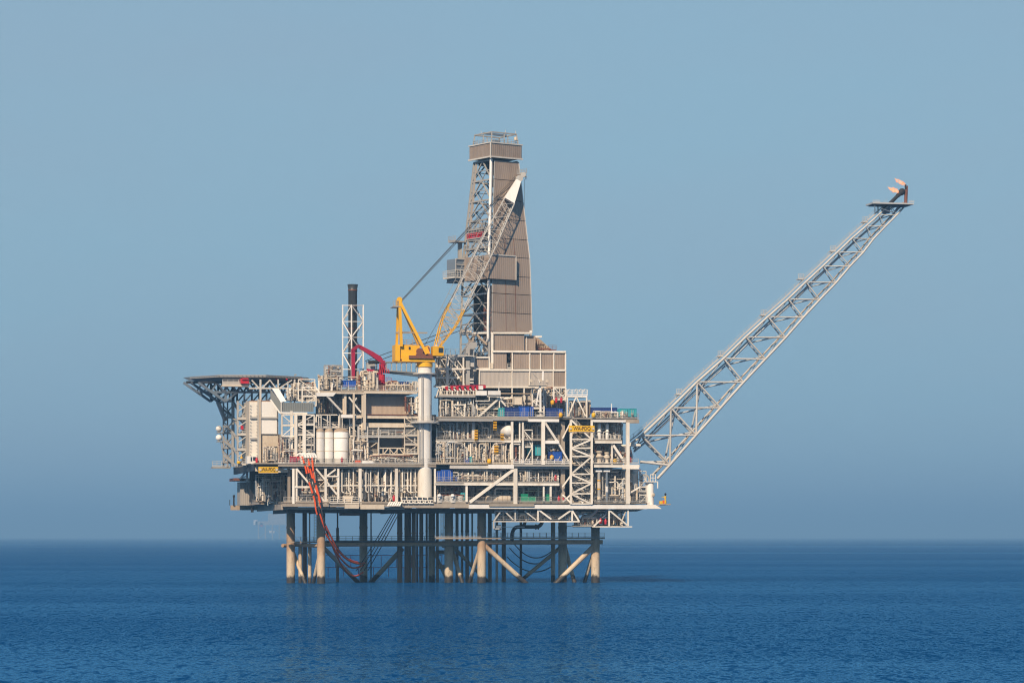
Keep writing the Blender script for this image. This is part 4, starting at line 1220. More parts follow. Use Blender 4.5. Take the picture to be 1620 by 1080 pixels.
solo('whip_aerial', 'thin white aerial in front of the navy container at the right', 'aerial', 'bright_white', ('bar', (967.3, 638, 1.0), (967.3, 660, 1.0), 0.16), ('bar', (966, 652, 1.0), (978, 652, 1.0), 0.2), ('bar', (977, 652, 1.0), (977, 661, 1.0), 0.18))
nav = T('navigation_beacon', 'yellow lantern with dark cap on an arm at the right tip of the lowest deck', 'beacon', 1052, 797, 1)
piece(nav, 'lantern', 'sign_yellow', ('tube', (1052.5, 797, 1), (1052.5, 784, 1), 0.17), ('tube', (1052.5, 796, 1), (1052.5, 792, 1), 0.3), ('tube', (1052.5, 788, 1), (1052.5, 784.5, 1), 0.24), ('box', 1044, 1048.5, 792, 796.5, 0.8, 0.8), ('bar', (1047, 786, 1), (1052, 785.5, 1), 0.14))
piece(nav, 'base_box', 'orange', ('box', 1048.8, 1051, 791, 796, 0.8, 0.6))
piece(nav, 'cap', 'black', ('tube', (1052.7, 783.6, 1), (1052.7, 779.5, 1), 0.16), ('tube', (1052.7, 782.5, 1), (1052.7, 780.5, 1), 0.24))
piece(nav, 'arm', 'tan', ('bar', (1040, 798.6, 1), (1061, 797.4, 1), 0.22), ('bar', (1043, 797, 0.6), (1056, 797, 0.6), 0.12))
solo('deck_lamp', 'dark slim lamp post on the left corner of the lowest deck', 'lamp post', 'black', ('bar', (370, 799, 43), (370, 784, 43), 0.34), ('tube', (370, 786, 43), (370, 782.6, 43), 0.26), ('bar', (363.5, 799, 43), (363.5, 790, 43), 0.14))

# ---------------------------------------------------------------- main crane
cr = T('pedestal_crane', 'big yellow lattice-boom crane on a thick white column at the front of the rig', 'crane', 672, 793, 2)
pc = P(672, 793, 2)
zt = q(672, 577, 2)[2]
m = M()
m.tube(pc, (pc.x, pc.y, zt), 1.55, 32)
m.build('column', 'bright_white', cr)
m = M()
z1 = q(672, 741, 2)[2]
m.tube((pc.x, pc.y, pc.z), (pc.x, pc.y, z1), 1.6, 32)
m.build('column_base', 'white', cr)
for y, rr in ((592, 2.6), (669.5, 3.3)):
    z = q(672, y, 2)[2]
    m = M()
    m.tube((pc.x, pc.y, z), (pc.x, pc.y, z + 0.25), rr, 24)
    m.build('ring_platform', 'light_grey', cr)
    if y > 600:
        m = M()
        for k in range(14):
            a0, a1 = 2 * math.pi * k / 14, 2 * math.pi * (k + 1) / 14
            m.rail(Vector((pc.x + rr * math.cos(a0), pc.y + rr * math.sin(a0), z + 0.25)), Vector((pc.x + rr * math.cos(a1), pc.y + rr * math.sin(a1), z + 0.25)), 1.2, 1.5, 0.08)
        m.build('handrail', 'light_grey', cr)
pieces(cr, 'column_ladder', 'grey', [('bar', (x, 595, 0.35), (x, 735, 0.35), 0.1) for x in (667, 669.6)] + [('bar', (663.6, 680, 0.6), (663.6, 733, 0.6), 0.14), ('bar', (680.4, 638, 0.6), (680.4, 735, 0.6), 0.14)])
m = M()
m.tube((pc.x, pc.y, zt), (pc.x, pc.y, zt + 0.9), 1.75, 28)
m.tube((pc.x, pc.y, zt - 0.5), (pc.x, pc.y, zt), 1.75, 28)
m.build('slew_ring', 'yellow', cr)
piece(cr, 'machine_house', 'yellow', ('box', 625.5, 633, 545, 571, 0.2, 4.2), ('box', 633, 664, 546, 568, 0.6, 3.6), ('box', 636, 688, 562.5, 572, 0.2, 4.0))
piece(cr, 'machine_house', 'yellow', ('quad', [(626, 571, 0.3), (626, 567, 0.3), (636, 572, 0.3), (630, 572.5, 0.3)], 3.6))
piece(cr, 'winch_deck', 'rust', ('box', 647, 690, 562.2, 567, -0.15, 0.3))
piece(cr, 'winch', 'rust', ('tube', (664, 556, 0.4), (664, 556, 3.4), 0.8, 16), ('tube', (674, 553, 0.6), (674, 553, 3.2), 0.9, 16), ('bar', (658, 561, 0.4), (685, 561, 0.4), 0.4))
piece(cr, 'winch_cover', 'yellow', ('quad', [(672, 561, 0.5), (672, 549, 0.5), (677, 546, 0.5), (680, 548, 0.5), (680, 561, 0.5)], 2.5))
pieces(cr, 'porthole', 'dark', [('box', 646.6, 649.6, 548.4, 552.6, 0.5, 0.1)])
cab = piece(cr, 'cab', 'yellow', ('box', 685, 702, 547.5, 562.5, -1.0, 2.6))
piece(cab, 'window', 'glass', ('box', 694, 701.2, 550, 557.5, -1.08, 0.1))
piece(cab, 'roof_lamp', 'cream', ('box', 688, 692, 545, 547.5, -0.6, 1.2))
gb = [((632, 478, 0.6), (635, 548, 0.2), 0.62), ((630, 480, 3.2), (627.5, 548, 3.8), 0.55), ((633, 478, 0.5), (675, 560, 0.0), 0.62), ((634, 480, 3.3), (663, 548, 3.8), 0.5)]
pieces(cr, 'gantry_leg', 'yellow', [('bar', a, b, w) for a, b, w in gb])
piece(cr, 'gantry_brace', 'tan', ('bar', (626, 526, 3.4), (655, 526, 3.4), 0.36), ('bar', (632, 526, 0.6), (676, 526.5, 0.3), 0.3))
piece(cr, 'gantry_head', 'yellow', ('box', 629.5, 636.5, 473, 484, 0.4, 3.0), ('tube', (632, 474, 0.3), (632, 474, 3.6), 0.62, 14))
piece(cr, 'head_platform', 'grey', ('box', 622, 638, 484.4, 485.4, 0.2, 3.6), ('rail', (622, 484.4, 0.2), (630, 484.4, 0.2), 1.3, 0.6, 0.08))
piece(cr, 'handrail', 'tan', ('rail', (634, 546, 0.8), (662, 546, 0.8), 1.2, 1.2, 0.08))
# lattice boom
A, B = Vector(P(691, 549, 2.0)), Vector(P(805, 318, 10.6))
d = (B - A).normalized()
side = Vector((G.s, -G.c, 0))
nrm = d.cross(side).normalized()
if nrm.z < 0:
    nrm = -nrm
NB = 22


def ring(t):
    c = A.lerp(B, t)
    h = 1.75 * min(1.0, 0.25 + t * 4.5) * (1 - 0.28 * max(0, (t - 0.72) / 0.28))
    w = 1.35 * (1 - 0.25 * max(0, (t - 0.72) / 0.28))
    return [c + nrm * h * sy + side * w * sx for sx, sy in ((1, 1), (1, -1), (-1, -1), (-1, 1))]


rg = [ring(i / NB) for i in range(NB + 1)]


def seg_mat(i):
    return 'yellow' if i < 7 else 'galvanised'


for nm, i0, i1, mtl in (('boom_section', 0, 6, 'yellow'), ('boom_section', 6, 14, 'light_grey'), ('boom_section', 14, NB, 'light_grey')):
    m = M()
    for i in range(i0, i1):
        for k in range(4):
            m.bar(rg[i][k], rg[i + 1][k], 0.18)
            a, b = (k, (k + 1) % 4) if i % 2 else ((k + 1) % 4, k)
            m.bar(rg[i][a], rg[i + 1][b], 0.085)
            m.bar(rg[i][k], rg[i][(k + 1) % 4], 0.085)
    m.build(nm, mtl, cr)
m = M()
rt = ring(1.0)
C2 = Vector(P(821, 283, 11.6))
tip = [C2 + nrm * 0.5 * sy + side * 0.8 * sx for sx, sy in ((1, 1), (1, -1), (-1, -1), (-1, 1))]
m.hexa(rt + tip)
m.build('boom_tip', 'bright_white', cr)
m = M()
m.tube(C2 + side * 0.9, C2 - side * 0.9, 0.75, 16)
h2 = Vector(P(827, 277, 11.8))
m.tube(h2 + side * 0.7, h2 - side * 0.7, 0.6, 16)
m.bar(C2, h2, 0.6)
m.build('tip_sheave', 'light_grey', cr)
piece(cr, 'tip_cage', 'grey', ('rail', (818, 276, 11.6), (833, 274, 11.6), 1.0, 0.6, 0.1), ('bar', (820, 280, 12.2), (834, 280, 12.2), 0.16), ('bar', (832, 284, 12.2), (832, 274, 12.2), 0.16))
walk = ring(0.45)
m = M()
for i in range(4, NB):
    o = nrm * 0.35 + side * 0.0
    a, b = (rg[i][0] + rg[i][3]) / 2 + o, (rg[i + 1][0] + rg[i + 1][3]) / 2 + o
    if i % 2:
        m.bar(a, a + nrm * 0.9, 0.08)
    m.bar(a + nrm * 0.9, b + nrm * 0.9, 0.07)
m.build('boom_walkway_rail', 'grey', cr)
for dx, v, r in ((0, 1.0, 0.075), (3.0, 2.6, 0.075), (-2.6, 3.2, 0.05)):
    piece(cr, 'pendant_rope', 'rope', ('tube', (634 + dx * 0.4, 476 + abs(dx) * 0.3, v), (816 + dx * 0.3, 281 + dx * 0.9, 12.0), r, 5))
piece(cr, 'hoist_rope', 'rope', ('tube', (668, 553, 2.0), (816, 290, 12.2), 0.05, 5))
piece(cr, 'hoist_rope', 'rope', ('tube', (830, 284, 12.4), (830, 330, 12.4), 0.04, 5))

# red knuckle crane
kc = T('knuckle_crane', 'crimson folding knuckle crane bent over on the top deck beside the exhaust stack', 'crane', 604, 619, 8)
m = M()
a = P(604, 619, 8)
m.tube(a, P(604, 592, 8), 0.72, 18)
m.tube(P(604, 607, 8), P(604, 606, 8), 1.1, 18)
m.build('column', 'red', kc)
piece(kc, 'king_post', 'crimson', ('bar', (601.5, 592, 8), (606, 570, 8), 0.9), ('bar', (607, 590, 8), (609, 574, 8), 0.4))
piece(kc, 'main_arm', 'crimson', ('quad', [(609, 574, 7.5), (603, 564, 7.5), (590, 556, 7.5), (569, 545, 7.5), (566, 549, 7.5), (588, 563, 7.5), (601, 573, 7.5)], 1.0))
piece(kc, 'knuckle', 'crimson', ('quad', [(566, 545, 7.4), (571, 547, 7.4), (563, 553, 7.4), (557, 557, 7.4), (556, 552, 7.4)], 1.1))
piece(kc, 'jib', 'crimson', ('quad', [(556, 552, 7.5), (562, 552, 7.5), (561.6, 598, 7.5), (556.6, 598, 7.5)], 0.8))
piece(kc, 'cylinder', 'black', ('tube', (583, 573, 8), (600, 572, 8), 0.42, 12))
piece(kc, 'cylinder', 'crimson', ('tube', (580, 586, 8), (592, 588, 8), 0.45, 12), ('bar', (592, 588, 8), (602, 592, 8), 0.4))
piece(kc, 'handrail', 'crimson', ('rail', (592, 606, 6.6), (619, 606, 6.6), 1.3, 1.0, 0.08), ('rail', (592, 606, 9.4), (619, 606, 9.4), 1.3, 1.0, 0.08))
piece(kc, 'wheel_frame', 'red', *[('bar', (600 + i * 3.4, 575 + i * 2, 7.0), (602 + i * 3.4, 590, 7.0), 0.16) for i in range(5)])

# the far crane's stowed boom behind the knuckle crane
fc = T('stowed_boom_crane', 'blue-grey crane whose lattice boom lies stowed level behind the white column', 'crane', 752, 600, 30)
A2, B2 = Vector(P(738, 584, 26)), Vector(P(584, 579, 10))
d2 = (B2 - A2).normalized()
s2 = d2.cross(Vector((0, 0, 1))).normalized()
m = M()
N2 = 20
rr2 = []
for i in range(N2 + 1):
    c = A2.lerp(B2, i / N2)
    h = 1.75 - 0.95 * (i / N2)
    rr2.append([c + s2 * 0.9 * sx + Vector((0, 0, h * sy)) for sx, sy in ((1, 1), (1, -1), (-1, -1), (-1, 1))])
for i in range(N2):
    for k in range(4):
        m.bar(rr2[i][k], rr2[i + 1][k], 0.30)
        m.bar(rr2[i][k], rr2[i + 1][(k + 1) % 4] if k % 2 else rr2[i + 1][k], 0.16)
        m.bar(rr2[i][k], rr2[i][(k + 1) % 4], 0.17)
m.build('boom', 'galvanised', fc)
piece(fc, 'boom_head', 'galvanised', ('box', 581, 594, 573.5, 584.5, 9.4, 1.6))
piece(fc, 'boom_lower_beam', 'steel_blue', ('bar', (582, 585, 9.5), (664, 594.5, 17), 0.5), ('bar', (664, 594.5, 17), (738, 595, 25), 0.4))
piece(fc, 'column', 'grey', ('tube', (752, 618, 30), (752, 560, 30), 1.4, 18))
piece(fc, 'gantry', 'grey', ('bar', (748, 566, 30), (752, 506, 30), 0.5), ('bar', (760, 566, 30), (752, 506, 30), 0.5))
pieces(fc, 'pendant_rope', 'rope', [('tube', (578, 571, 10), (752, 507, 30), 0.09, 5), ('tube', (586, 575, 10), (752, 514, 30), 0.09, 5)])

# ---------------------------------------------------------------- exhaust stack
ex = T('exhaust_stack', 'tall dark metal exhaust pipe with flared top inside a white lattice frame', 'chimney', 558, 612, 14)
a = P(558, 612, 14)
zt, zf = q(558, 461, 14)[2], q(558, 450, 14)[2]
m = M()
m.lathe(a, (0, 0, 1), [(0, 1.02), (zt - a.z, 1.0), (zt - a.z + 0.1, 1.06), (zt - a.z + 0.35, 1.06), (zt - a.z + 0.45, 1.0), (zf - a.z - 0.2, 1.16), (zf - a.z, 1.2)], 28)
m.build('flue', 'stack_metal', ex)
m = M()
z = q(558, 459, 14)[2]
m.tube((a.x, a.y, z - 0.12), (a.x, a.y, z + 0.1), 1.08, 28)
for y in (484, 520, 545):
    z = q(558, y, 14)[2]
    m.tube((a.x, a.y, z - 0.1), (a.x, a.y, z + 0.1), 1.06, 24)
m.build('flue_band', 'rust', ex)
pieces(ex, 'flue', 'rust', [('tube', (552.4, 612, 15.8), (552.4, 560, 15.8), 0.3)])
cs = [(542, 13.5), (556, 11.5), (574.5, 13.2), (561, 16)]
for x, v in cs:
    piece(ex, 'frame_post', 'bright_white', ('bar', (x, 482, v), (x, 612, v), 0.26))
lv = (483, 508.5, 533.5, 558.5, 584)
for j, y in enumerate(lv):
    m = M()
    for k in range(4):
        (x0, v0), (x1, v1) = cs[k], cs[(k + 1) % 4]
        m.bar(P(x0, y, v0), P(x1, y, v1), 0.16)
        if j < 4:
            y2 = lv[j + 1]
            if (j + k) % 2:
                m.bar(P(x0, y, v0), P(x1, y2, v1), 0.17)
            else:
                m.bar(P(x0, y2, v0), P(x1, y, v1), 0.17)
    m.build('frame_brace', 'bright_white', ex)

# ---------------------------------------------------------------- drilling tower
DV = 16.0
dc = P(784, 600, DV)
FD = Frame(dc.x, dc.y, 35.0)


def zd(py):
    return HC + (848 - py) * (D0 + dc.y) / FPX


zb_, z0_, z1_ = zd(604), zd(528), zd(257)


def hs_(z):
    """half width of the tapering tower"""
    t = (z - z0_) / (z1_ - z0_)
    t = max(0.0, t)
    k = 0.42
    return (5.7 + (5.35 - 5.7) * t / k) if t < k else (5.35 + (3.5 - 5.35) * (t - k) / (1 - k))


def dp(sx, sy, z, o=0.0):
    h = hs_(z) + o
    return FD.w(sx * h, sy * h, z)


dk = thing('drilling_tower', 'tall brown clad drilling derrick with an open lattice left side', 'derrick', FD.w(0, 0, zb_), 35)
for sx, sy in ((-1, -1), (1, -1), (1, 1), (-1, 1)):
    m = M()
    zz = [zb_, z0_, zd(410), z1_]
    for a, b in zip(zz, zz[1:]):
        m.bar(dp(sx, sy, a), dp(sx, sy, b), 0.46)
    m.build('corner_leg', 'grey', dk)
lev = [604, 560, 528, 498, 468, 440, 410, 381, 351, 320, 288, 257]
for i, y in enumerate(lev):
    z = zd(y)
    m = M()
    sides = [((-1, 1), (-1, -1)), ((1, 1), (-1, 1)), ((1, -1), (1, 1))]
    for (a, b) in sides:
        m.bar(dp(*a, z), dp(*b, z), 0.34)
    m.build('girt', 'steel_blue' if y > 440 else 'grey', dk)
    if i < len(lev) - 1:
        z2 = zd(lev[i + 1])
        for (a, b) in sides:
            m = M()
            ma, mb_ = dp(*a, z), dp(*b, z)
            ta, tb = dp(*a, z2), dp(*b, z2)
            mid = (ta + tb) / 2
            m.bar(ma, mid, 0.26)
            m.bar(mb_, mid, 0.26)
            q1, q2 = ma.lerp(mid, 0.5), mb_.lerp(mid, 0.5)
            m.bar(q1, q2, 0.15)
            m.bar(q1, ma.lerp(ta, 0.5), 0.14)
            m.bar(q2, mb_.lerp(tb, 0.5), 0.14)
            m.bar(q1, (ma + mb_) / 2, 0.14)
            m.bar(q2, (ma + mb_) / 2, 0.14)
            m.build('brace', 'grey' if a == (-1, 1) else 'steel_blue', dk)
# clad right face in rows with open seams
rows = [528, 498, 468, 440, 410, 381, 351, 320, 288, 257.5]
for a, b in zip(rows, rows[1:]):
    za, zc = zd(a) + 0.07, zd(b) - 0.07
    ha, hc = hs_(za), hs_(zc)
    m = M()
    x0a, x0c = -ha + 0.7, -hc + 0.7
    p = [FD.w(x0a, -ha - 0.42, za), FD.w(ha + 0.1, -ha - 0.42, za), FD.w(ha + 0.1, -ha - 0.2, za), FD.w(x0a, -ha - 0.2, za),
         FD.w(x0c, -hc - 0.42, zc), FD.w(hc + 0.1, -hc - 0.42, zc), FD.w(hc + 0.1, -hc - 0.2, zc), FD.w(x0c, -hc - 0.2, zc)]
    m.hexa(p)
    m.build('cladding_panel', 'cladding', dk)
    m = M()
    m.bar(FD.w(ha + 0.14, -ha - 0.3, za), FD.w(hc + 0.14, -hc - 0.3, zc), 0.30)
    m.build('edge_trim', 'light_grey', dk)
    m = M()
    m.bar(FD.w(x0a - 0.15, -ha - 0.34, za), FD.w(x0c - 0.15, -hc - 0.34, zc), 0.22)
    m.build('edge_trim', 'grey', dk)
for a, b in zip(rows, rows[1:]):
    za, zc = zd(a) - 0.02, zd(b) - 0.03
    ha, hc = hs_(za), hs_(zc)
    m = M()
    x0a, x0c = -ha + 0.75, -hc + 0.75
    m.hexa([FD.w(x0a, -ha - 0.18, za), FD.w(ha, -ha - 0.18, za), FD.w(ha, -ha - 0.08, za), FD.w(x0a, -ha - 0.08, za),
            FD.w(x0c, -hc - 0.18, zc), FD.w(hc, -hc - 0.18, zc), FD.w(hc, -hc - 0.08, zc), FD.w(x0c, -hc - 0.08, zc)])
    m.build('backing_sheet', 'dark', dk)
m = M()
for sd in (0.38, 0.62):
    for a, b in zip(rows[:5], rows[1:6]):
        za, zc = zd(a), zd(b)
        m.bar(FD.w(-hs_(za) + 2 * hs_(za) * sd, -hs_(za) - 0.46, za), FD.w(-hs_(zc) + 2 * hs_(zc) * sd, -hs_(zc) - 0.46, zc), 0.07)
m.build('seam_strip', 'rust', dk)
# wrap-round wind wall at mid height
za, zc = zd(446), zd(409)
h = hs_(za)
m = M()
m.box(-h - 1.1, h * 0.16, -h - 1.25, -h - 0.75, za, zc, FD)
m.build('wind_wall', 'cladding', dk)
m = M()
m.box(-h - 1.25, -h - 0.8, -h - 0.70, h * 0.85, za, zc, FD)
m.build('wind_wall', 'cladding', dk)
m = M()
m.bar(FD.w(-h - 1.1, -h - 1.3, zc + 0.05), FD.w(h * 0.16, -h - 1.3, zc + 0.05), 0.28)
m.build('edge_trim', 'light_grey', dk)
m = M()
m.bar(FD.w(h * 0.16 + 0.05, -h - 1.3, zc), FD.w(h * 0.16 + 0.05, -h - 1.3, za), 0.24)
m.build('edge_trim', 'light_grey', dk)
m = M()
m.box(-h - 1.0, h * 0.3, -h - 0.9, h * 0.8, za + 0.1, za + 0.4, FD)
m.build('racking_floor', 'dark', dk)
# driller's balcony to the left of it
m = M()
m.box(-h - 3.3, -h - 1.3, h * 0.55, h * 1.25, zd(446), zd(411), FD)
m.build('balcony_cabin', 'steel_blue', dk)
m = M()
m.box(-h - 4.0, -h - 1.0, h * 0.45, h * 1.35, zd(441.5), zd(440), FD)
m.rail(FD.w(-h - 4.0, h * 0.45, zd(440)), FD.w(-h - 4.0, h * 1.35, zd(440)), 1.6, 0.8, 0.1, 3)
m.rail(FD.w(-h - 4.0, h * 0.45, zd(440)), FD.w(-h - 1.0, h * 0.45, zd(440)), 1.6, 0.8, 0.1, 3)
for y in (411, 420, 428):
    m.bar(FD.w(-h - 3.6, h * 0.5, zd(y)), FD.w(-h - 1.2, h * 0.5, zd(y)), 0.14)
m.bar(FD.w(-h - 3.6, h * 0.5, zd(441)), FD.w(-h - 3.6, h * 0.5, zd(411)), 0.14)
m.build('balcony', 'light_grey', dk)
m = M()
m.box(-h - 3.6, -h - 1.0, h * 0.6, h * 1.2, zd(447.8), zd(446.2), FD)
m.build('balcony_floor', 'dark', dk)
# platforms in the open side
for y, mtl, hr in ((378, 'red', True), (395, 'grey', False), (371, 'grey', False), (365, 'grey', False)):
    z = zd(y)
    h = hs_(z)
    m = M()
    m.box(-h - 0.4, h * 0.6, -h + 0.6, h - 0.6, z - 0.25, z, FD)
    if hr:
        m.build('monkey_board', 'grey', dk)
        m = M()
        m.rail(FD.w(-h - 0.4, -h + 2.0, z), FD.w(-h - 0.4, h - 1.2, z), 1.1, 0.9, 0.13, 3)
        m.build('board_rail', 'red', dk)
    else:
        m.rail(FD.w(-h - 0.4, -h + 0.6, z), FD.w(-h - 0.4, h - 0.6, z), 1.2, 1.0, 0.09)
        m.build('platform', mtl, dk)
z = zd(381)
h = hs_(z)
m = M()
m.box(-h - 3.0, -h, h * 0.9, h * 1.5, z - 0.3, z, FD)
m.rail(FD.w(-h - 3.0, h * 0.9, z), FD.w(-h - 3.0, h * 1.5, z), 1.1, 0.8, 0.08)
m.bar(FD.w(-h - 0.8, h * 1.2, z), FD.w(-h - 0.8, h * 1.2, zd(446)), 0.9)
m.build('side_platform', 'grey', dk)
m = M()
for y in (300, 310, 330, 345, 360, 390, 402):
    z = zd(y)
    h = hs_(z)
    m.bar(FD.w(-h + 0.2, h, z), FD.w(-h + 0.2, h - 1.2, z), 0.2)
    m.bar(FD.w(-h, h - 1.2, z), FD.w(-h, h - 1.2, z - 3.0), 0.16)
m.bar(FD.w(-hs_(zd(410)), hs_(zd(410)) - 1.3, zd(410)), FD.w(-hs_(z1_), hs_(z1_) - 1.0, z1_), 0.45)
m.build('ladder_cage', 'bare_steel', dk)
# hoisting gear inside
m = M()
m.box(-1.5, 1.5, -1.5, 1.5, zd(276), zd(262), FD)
m.box(-2.8, 2.8, -2.8, 2.8, zd(262), zd(257), FD)
for sx in (-2.4, -1.2, 0, 1.2, 2.4):
    m.tube(FD.w(sx, -1, zd(262)), FD.w(sx * 0.6, -1, zd(287)), 0.22, 6)
m.box(-1.2, 1.2, -1.0, 1.0, zd(296), zd(286), FD)
m.build('crown_block', 'dark', dk)
m = M()
m.box(-1.4, 1.4, -1.2, 1.2, zd(404), zd(385), FD)
for sx in (-1, 1):
    m.lathe(FD.w(-2.0 * sx, 0.6, zd(368)), FD.w(0, -1, 0) - FD.w(0, 0, 0), [(0, 1.1), (0.4, 1.1)], 14)
    m.tube(FD.w(sx * 0.6, 0, zd(386)), FD.w(sx * 0.9, 0, zd(296)), 0.05, 4)
m.build('top_drive', 'steel_blue', dk)
m = M()
m.box(-1.1, 1.5, -0.5, 3.2, zd(545), zd(452), FD)
m.build('pipe_stand', 'rust', dk)
m = M()
m.box(2.2, 3.6, -4.0, 1.0, zd(535), zd(447), FD)
m.build('pipe_stand', 'rust', dk)
m = M()
h = hs_(zd(500))
m.box(-2.6, 4.5, h - 0.8, h - 0.5, zd(530), zd(449), FD)
m.build('inner_wall', 'dark', dk)
# white mud pipe up the near corner
m = M()
m.path([P(764, 561, 12), P(764, 553, 12), FD.w(-hs_(z0_) - 0.5, -hs_(z0_) - 0.3, zd(541)), FD.w(-hs_(z0_) - 0.6, -hs_(z0_) - 0.4, zd(520)), FD.w(-hs_(zd(447)) - 0.4, -hs_(zd(447)) - 0.3, zd(447))], 0.3, 8, 0.5)
m.build('mud_pipe', 'bright_white', dk)
m = M()
m.path([FD.w(-hs_(zd(y)) - 0.3, -hs_(zd(y)) - 0.2, zd(y)) for y in (408, 375, 330, 300, 256)], 0.32, 8)
m.build('mud_pipe', 'bright_white', dk)
# crown: clad collar and railed frame
zc0, zc1 = zd(256), zd(231.5)
m = M()
m.box(-4.1, 4.1, -4.1, 4.1, zc0 + 0.5, zc0 + 0.9, FD)
m.build('crown_floor', 'dark', dk)
for nm, bx in (('crown_wall', (-4.15, 4.15, -4.35, -4.15)), ('crown_wall', (-4.35, -4.16, -4.14, 4.15)), ('crown_wall', (4.16, 4.35, -4.14, 4.15)), ('crown_wall', (-4.15, 4.15, 4.16, 4.35))):
    m = M()
    m.box(bx[0], bx[1], bx[2], bx[3], zc0 + 0.5, zc1, FD)
    m.build(nm, 'cladding', dk)
m = M()
for a, b in (((-4.4, -4.4), (4.4, -4.4)), ((-4.4, -4.4), (-4.4, 4.4))):
    m.bar(FD.w(*a, zc1 + 0.1), FD.w(*b, zc1 + 0.1), 0.25)
    m.bar(FD.w(*a, zc0 + 0.4), FD.w(*b, zc0 + 0.4), 0.32)
m.bar(FD.w(-4.4, -4.4, zc0), FD.w(-4.4, -4.4, zc1), 0.24)
m.build('edge_trim', 'light_grey', dk)
m = M()
zt = zd(213.5)
for sx, sy in ((-1, -1), (1, -1), (1, 1), (-1, 1)):
    m.bar(FD.w(sx * 3.7, sy * 3.7, zc1), FD.w(sx * 3.4, sy * 3.4, zt), 0.24)
for a, b in (((-1, -1), (1, -1)), ((1, -1), (1, 1)), ((1, 1), (-1, 1)), ((-1, 1), (-1, -1))):
    pa, pb = FD.w(a[0] * 3.4, a[1] * 3.4, zt), FD.w(b[0] * 3.4, b[1] * 3.4, zt)
    m.bar(pa, pb, 0.28)
    m.bar((pa + pb) / 2, (pa + pb) / 2 - Vector((0, 0, zt - zc1)), 0.2)
    m.rail(FD.w(a[0] * 3.7, a[1] * 3.7, zc1), FD.w(b[0] * 3.7, b[1] * 3.7, zc1), 1.2, 0.9, 0.07)
m.build('crown_frame', 'grey', dk)
m = M()
m.bar(FD.w(-3.4, 0, zt + 0.1), FD.w(3.4, 0.5, zt + 0.1), 0.45)
m.box(-0.9, 0.9, -0.6, 0.6, zc1, zt - 1.2, FD)
m.build('gin_pole', 'steel_blue', dk)
m = M()
for sx, sy in ((-3.3, 1.0), (0.5, -3.2), (3.2, -3.4)):
    m.bar(FD.w(sx, sy, zt), FD.w(sx, sy, zt + 0.8), 0.08)
m.lathe(FD.w(3.3, -3.2, zt - 1.4), (0, 0, 1), [(0, 0.3), (0.4, 0.4), (0.8, 0.3)], 10)
m.build('crown_lamp', 'cream', dk)

# ---------------------------------------------------------------- clad drill floor blocks
sb = T('drill_floor_block', 'stepped brown and pale corrugated drill floor block with white trim under the derrick', 'building', 825, 612, 8)
piece(sb, 'lower_wall', 'pale_cladding', ('box', 758.5, 875, 586, 611, 8.0, 7))
piece(sb, 'lower_wall', 'cladding', ('box', 875.5, 894, 586, 611.4, 8.0, 7))
piece(sb, 'middle_wall', 'cladding', ('box', 780, 801.5, 557, 584, 8.4, 8), ('box', 810, 894, 557, 583, 8.4, 8))
piece(sb, 'door_recess', 'dark', ('box', 801.5, 810, 556, 584, 10.5, 1))
piece(sb, 'upper_wall', 'cladding', ('box', 778, 829, 529.5, 554, 9.0, 10), ('box', 829.5, 847, 531, 554, 9.6, 9))
piece(sb, 'side_wall', 'cladding', ('box', 750.5, 774, 566.5, 582, 8.6, 5))
piece(sb, 'sloped_wall', 'tan', ('quad', [(848, 533, 13), (853, 535, 13), (874, 554, 13), (848, 554, 13)], 4))
piece(sb, 'ladder_frame', 'rust', *[('bar', (849 + i * 3.4, 536 + i * 2.8, 11.5), (849 + i * 3.4, 553, 11.5), 0.16) for i in range(7)], ('bar', (848, 552, 11.5), (872, 552, 11.5), 0.3), ('bar', (848, 545, 11.5), (862, 545, 11.5), 0.2))
tr = [((758, 585, 7.9), (895, 585.4, 7.9), 0.42), ((758, 612, 7.9), (895, 612.4, 7.9), 0.36), ((779, 555.6, 8.2), (895, 556.6, 8.2), 0.42), ((776, 526.5, 8.8), (841, 526.8, 8.8), 0.42), ((838, 524.5, 8.8), (841, 524.5, 8.8), 0.5),
      ((847, 532.4, 9.4), (857, 532.4, 9.4), 0.4), ((750, 565.2, 8.4), (775, 565.2, 8.4), 0.34), ((750, 583.2, 8.4), (775, 583.2, 8.4), 0.34)]
for x in (758.6, 810, 838, 875.2, 894.8):
    tr.append(((x, 585, 7.85), (x, 612, 7.85), 0.24))
for x in (810.4, 838, 855, 876, 894.6):
    tr.append(((x, 556, 8.25), (x, 585, 8.25), 0.26))
tr += [((778.5, 526, 8.6), (778.5, 580, 8.6), 0.5), ((750.6, 565, 8.4), (750.6, 583, 8.4), 0.26), ((774.4, 565, 8.4), (774.4, 583, 8.4), 0.26), ((829.2, 531, 9.3), (829.2, 554, 9.3), 0.14), ((833, 531, 9.4), (833, 554, 9.4), 0.12)]
pieces(sb, 'trim', 'white', [('bar', a, b, w) for a, b, w in tr])
m = M()
for s_ in (('rail', (803, 583, 8.3), (808.5, 583, 8.3), 1.2, 0.6, 0.08),):
    shape(m, s_)
m.build('handrail', 'light_grey', sb)
piece(sb, 'stair_rail', 'rust', ('rail', (868, 554, 9), (880, 554, 9), 1.2, 1.0, 0.06))
piece(sb, 'post_foot', 'cream', ('box', 776.5, 780.5, 574, 582.5, 8.0, 0.5))
piece(sb, 'under_wall', 'pale_cladding', ('box', 826, 840, 613, 640, 9.5, 4))
piece(sb, 'louvre', 'dark', *[('box', 792, 825, 613.4 + i * 4, 616 + i * 4, 9.0 - i * 0.3, 2) for i in range(3)])
piece(sb, 'louvre', 'tan', *[('box', 790, 848, 621.6, 623, 7.6, 0.4), ('box', 790, 826, 616.5, 617.2, 8.4, 0.4)])
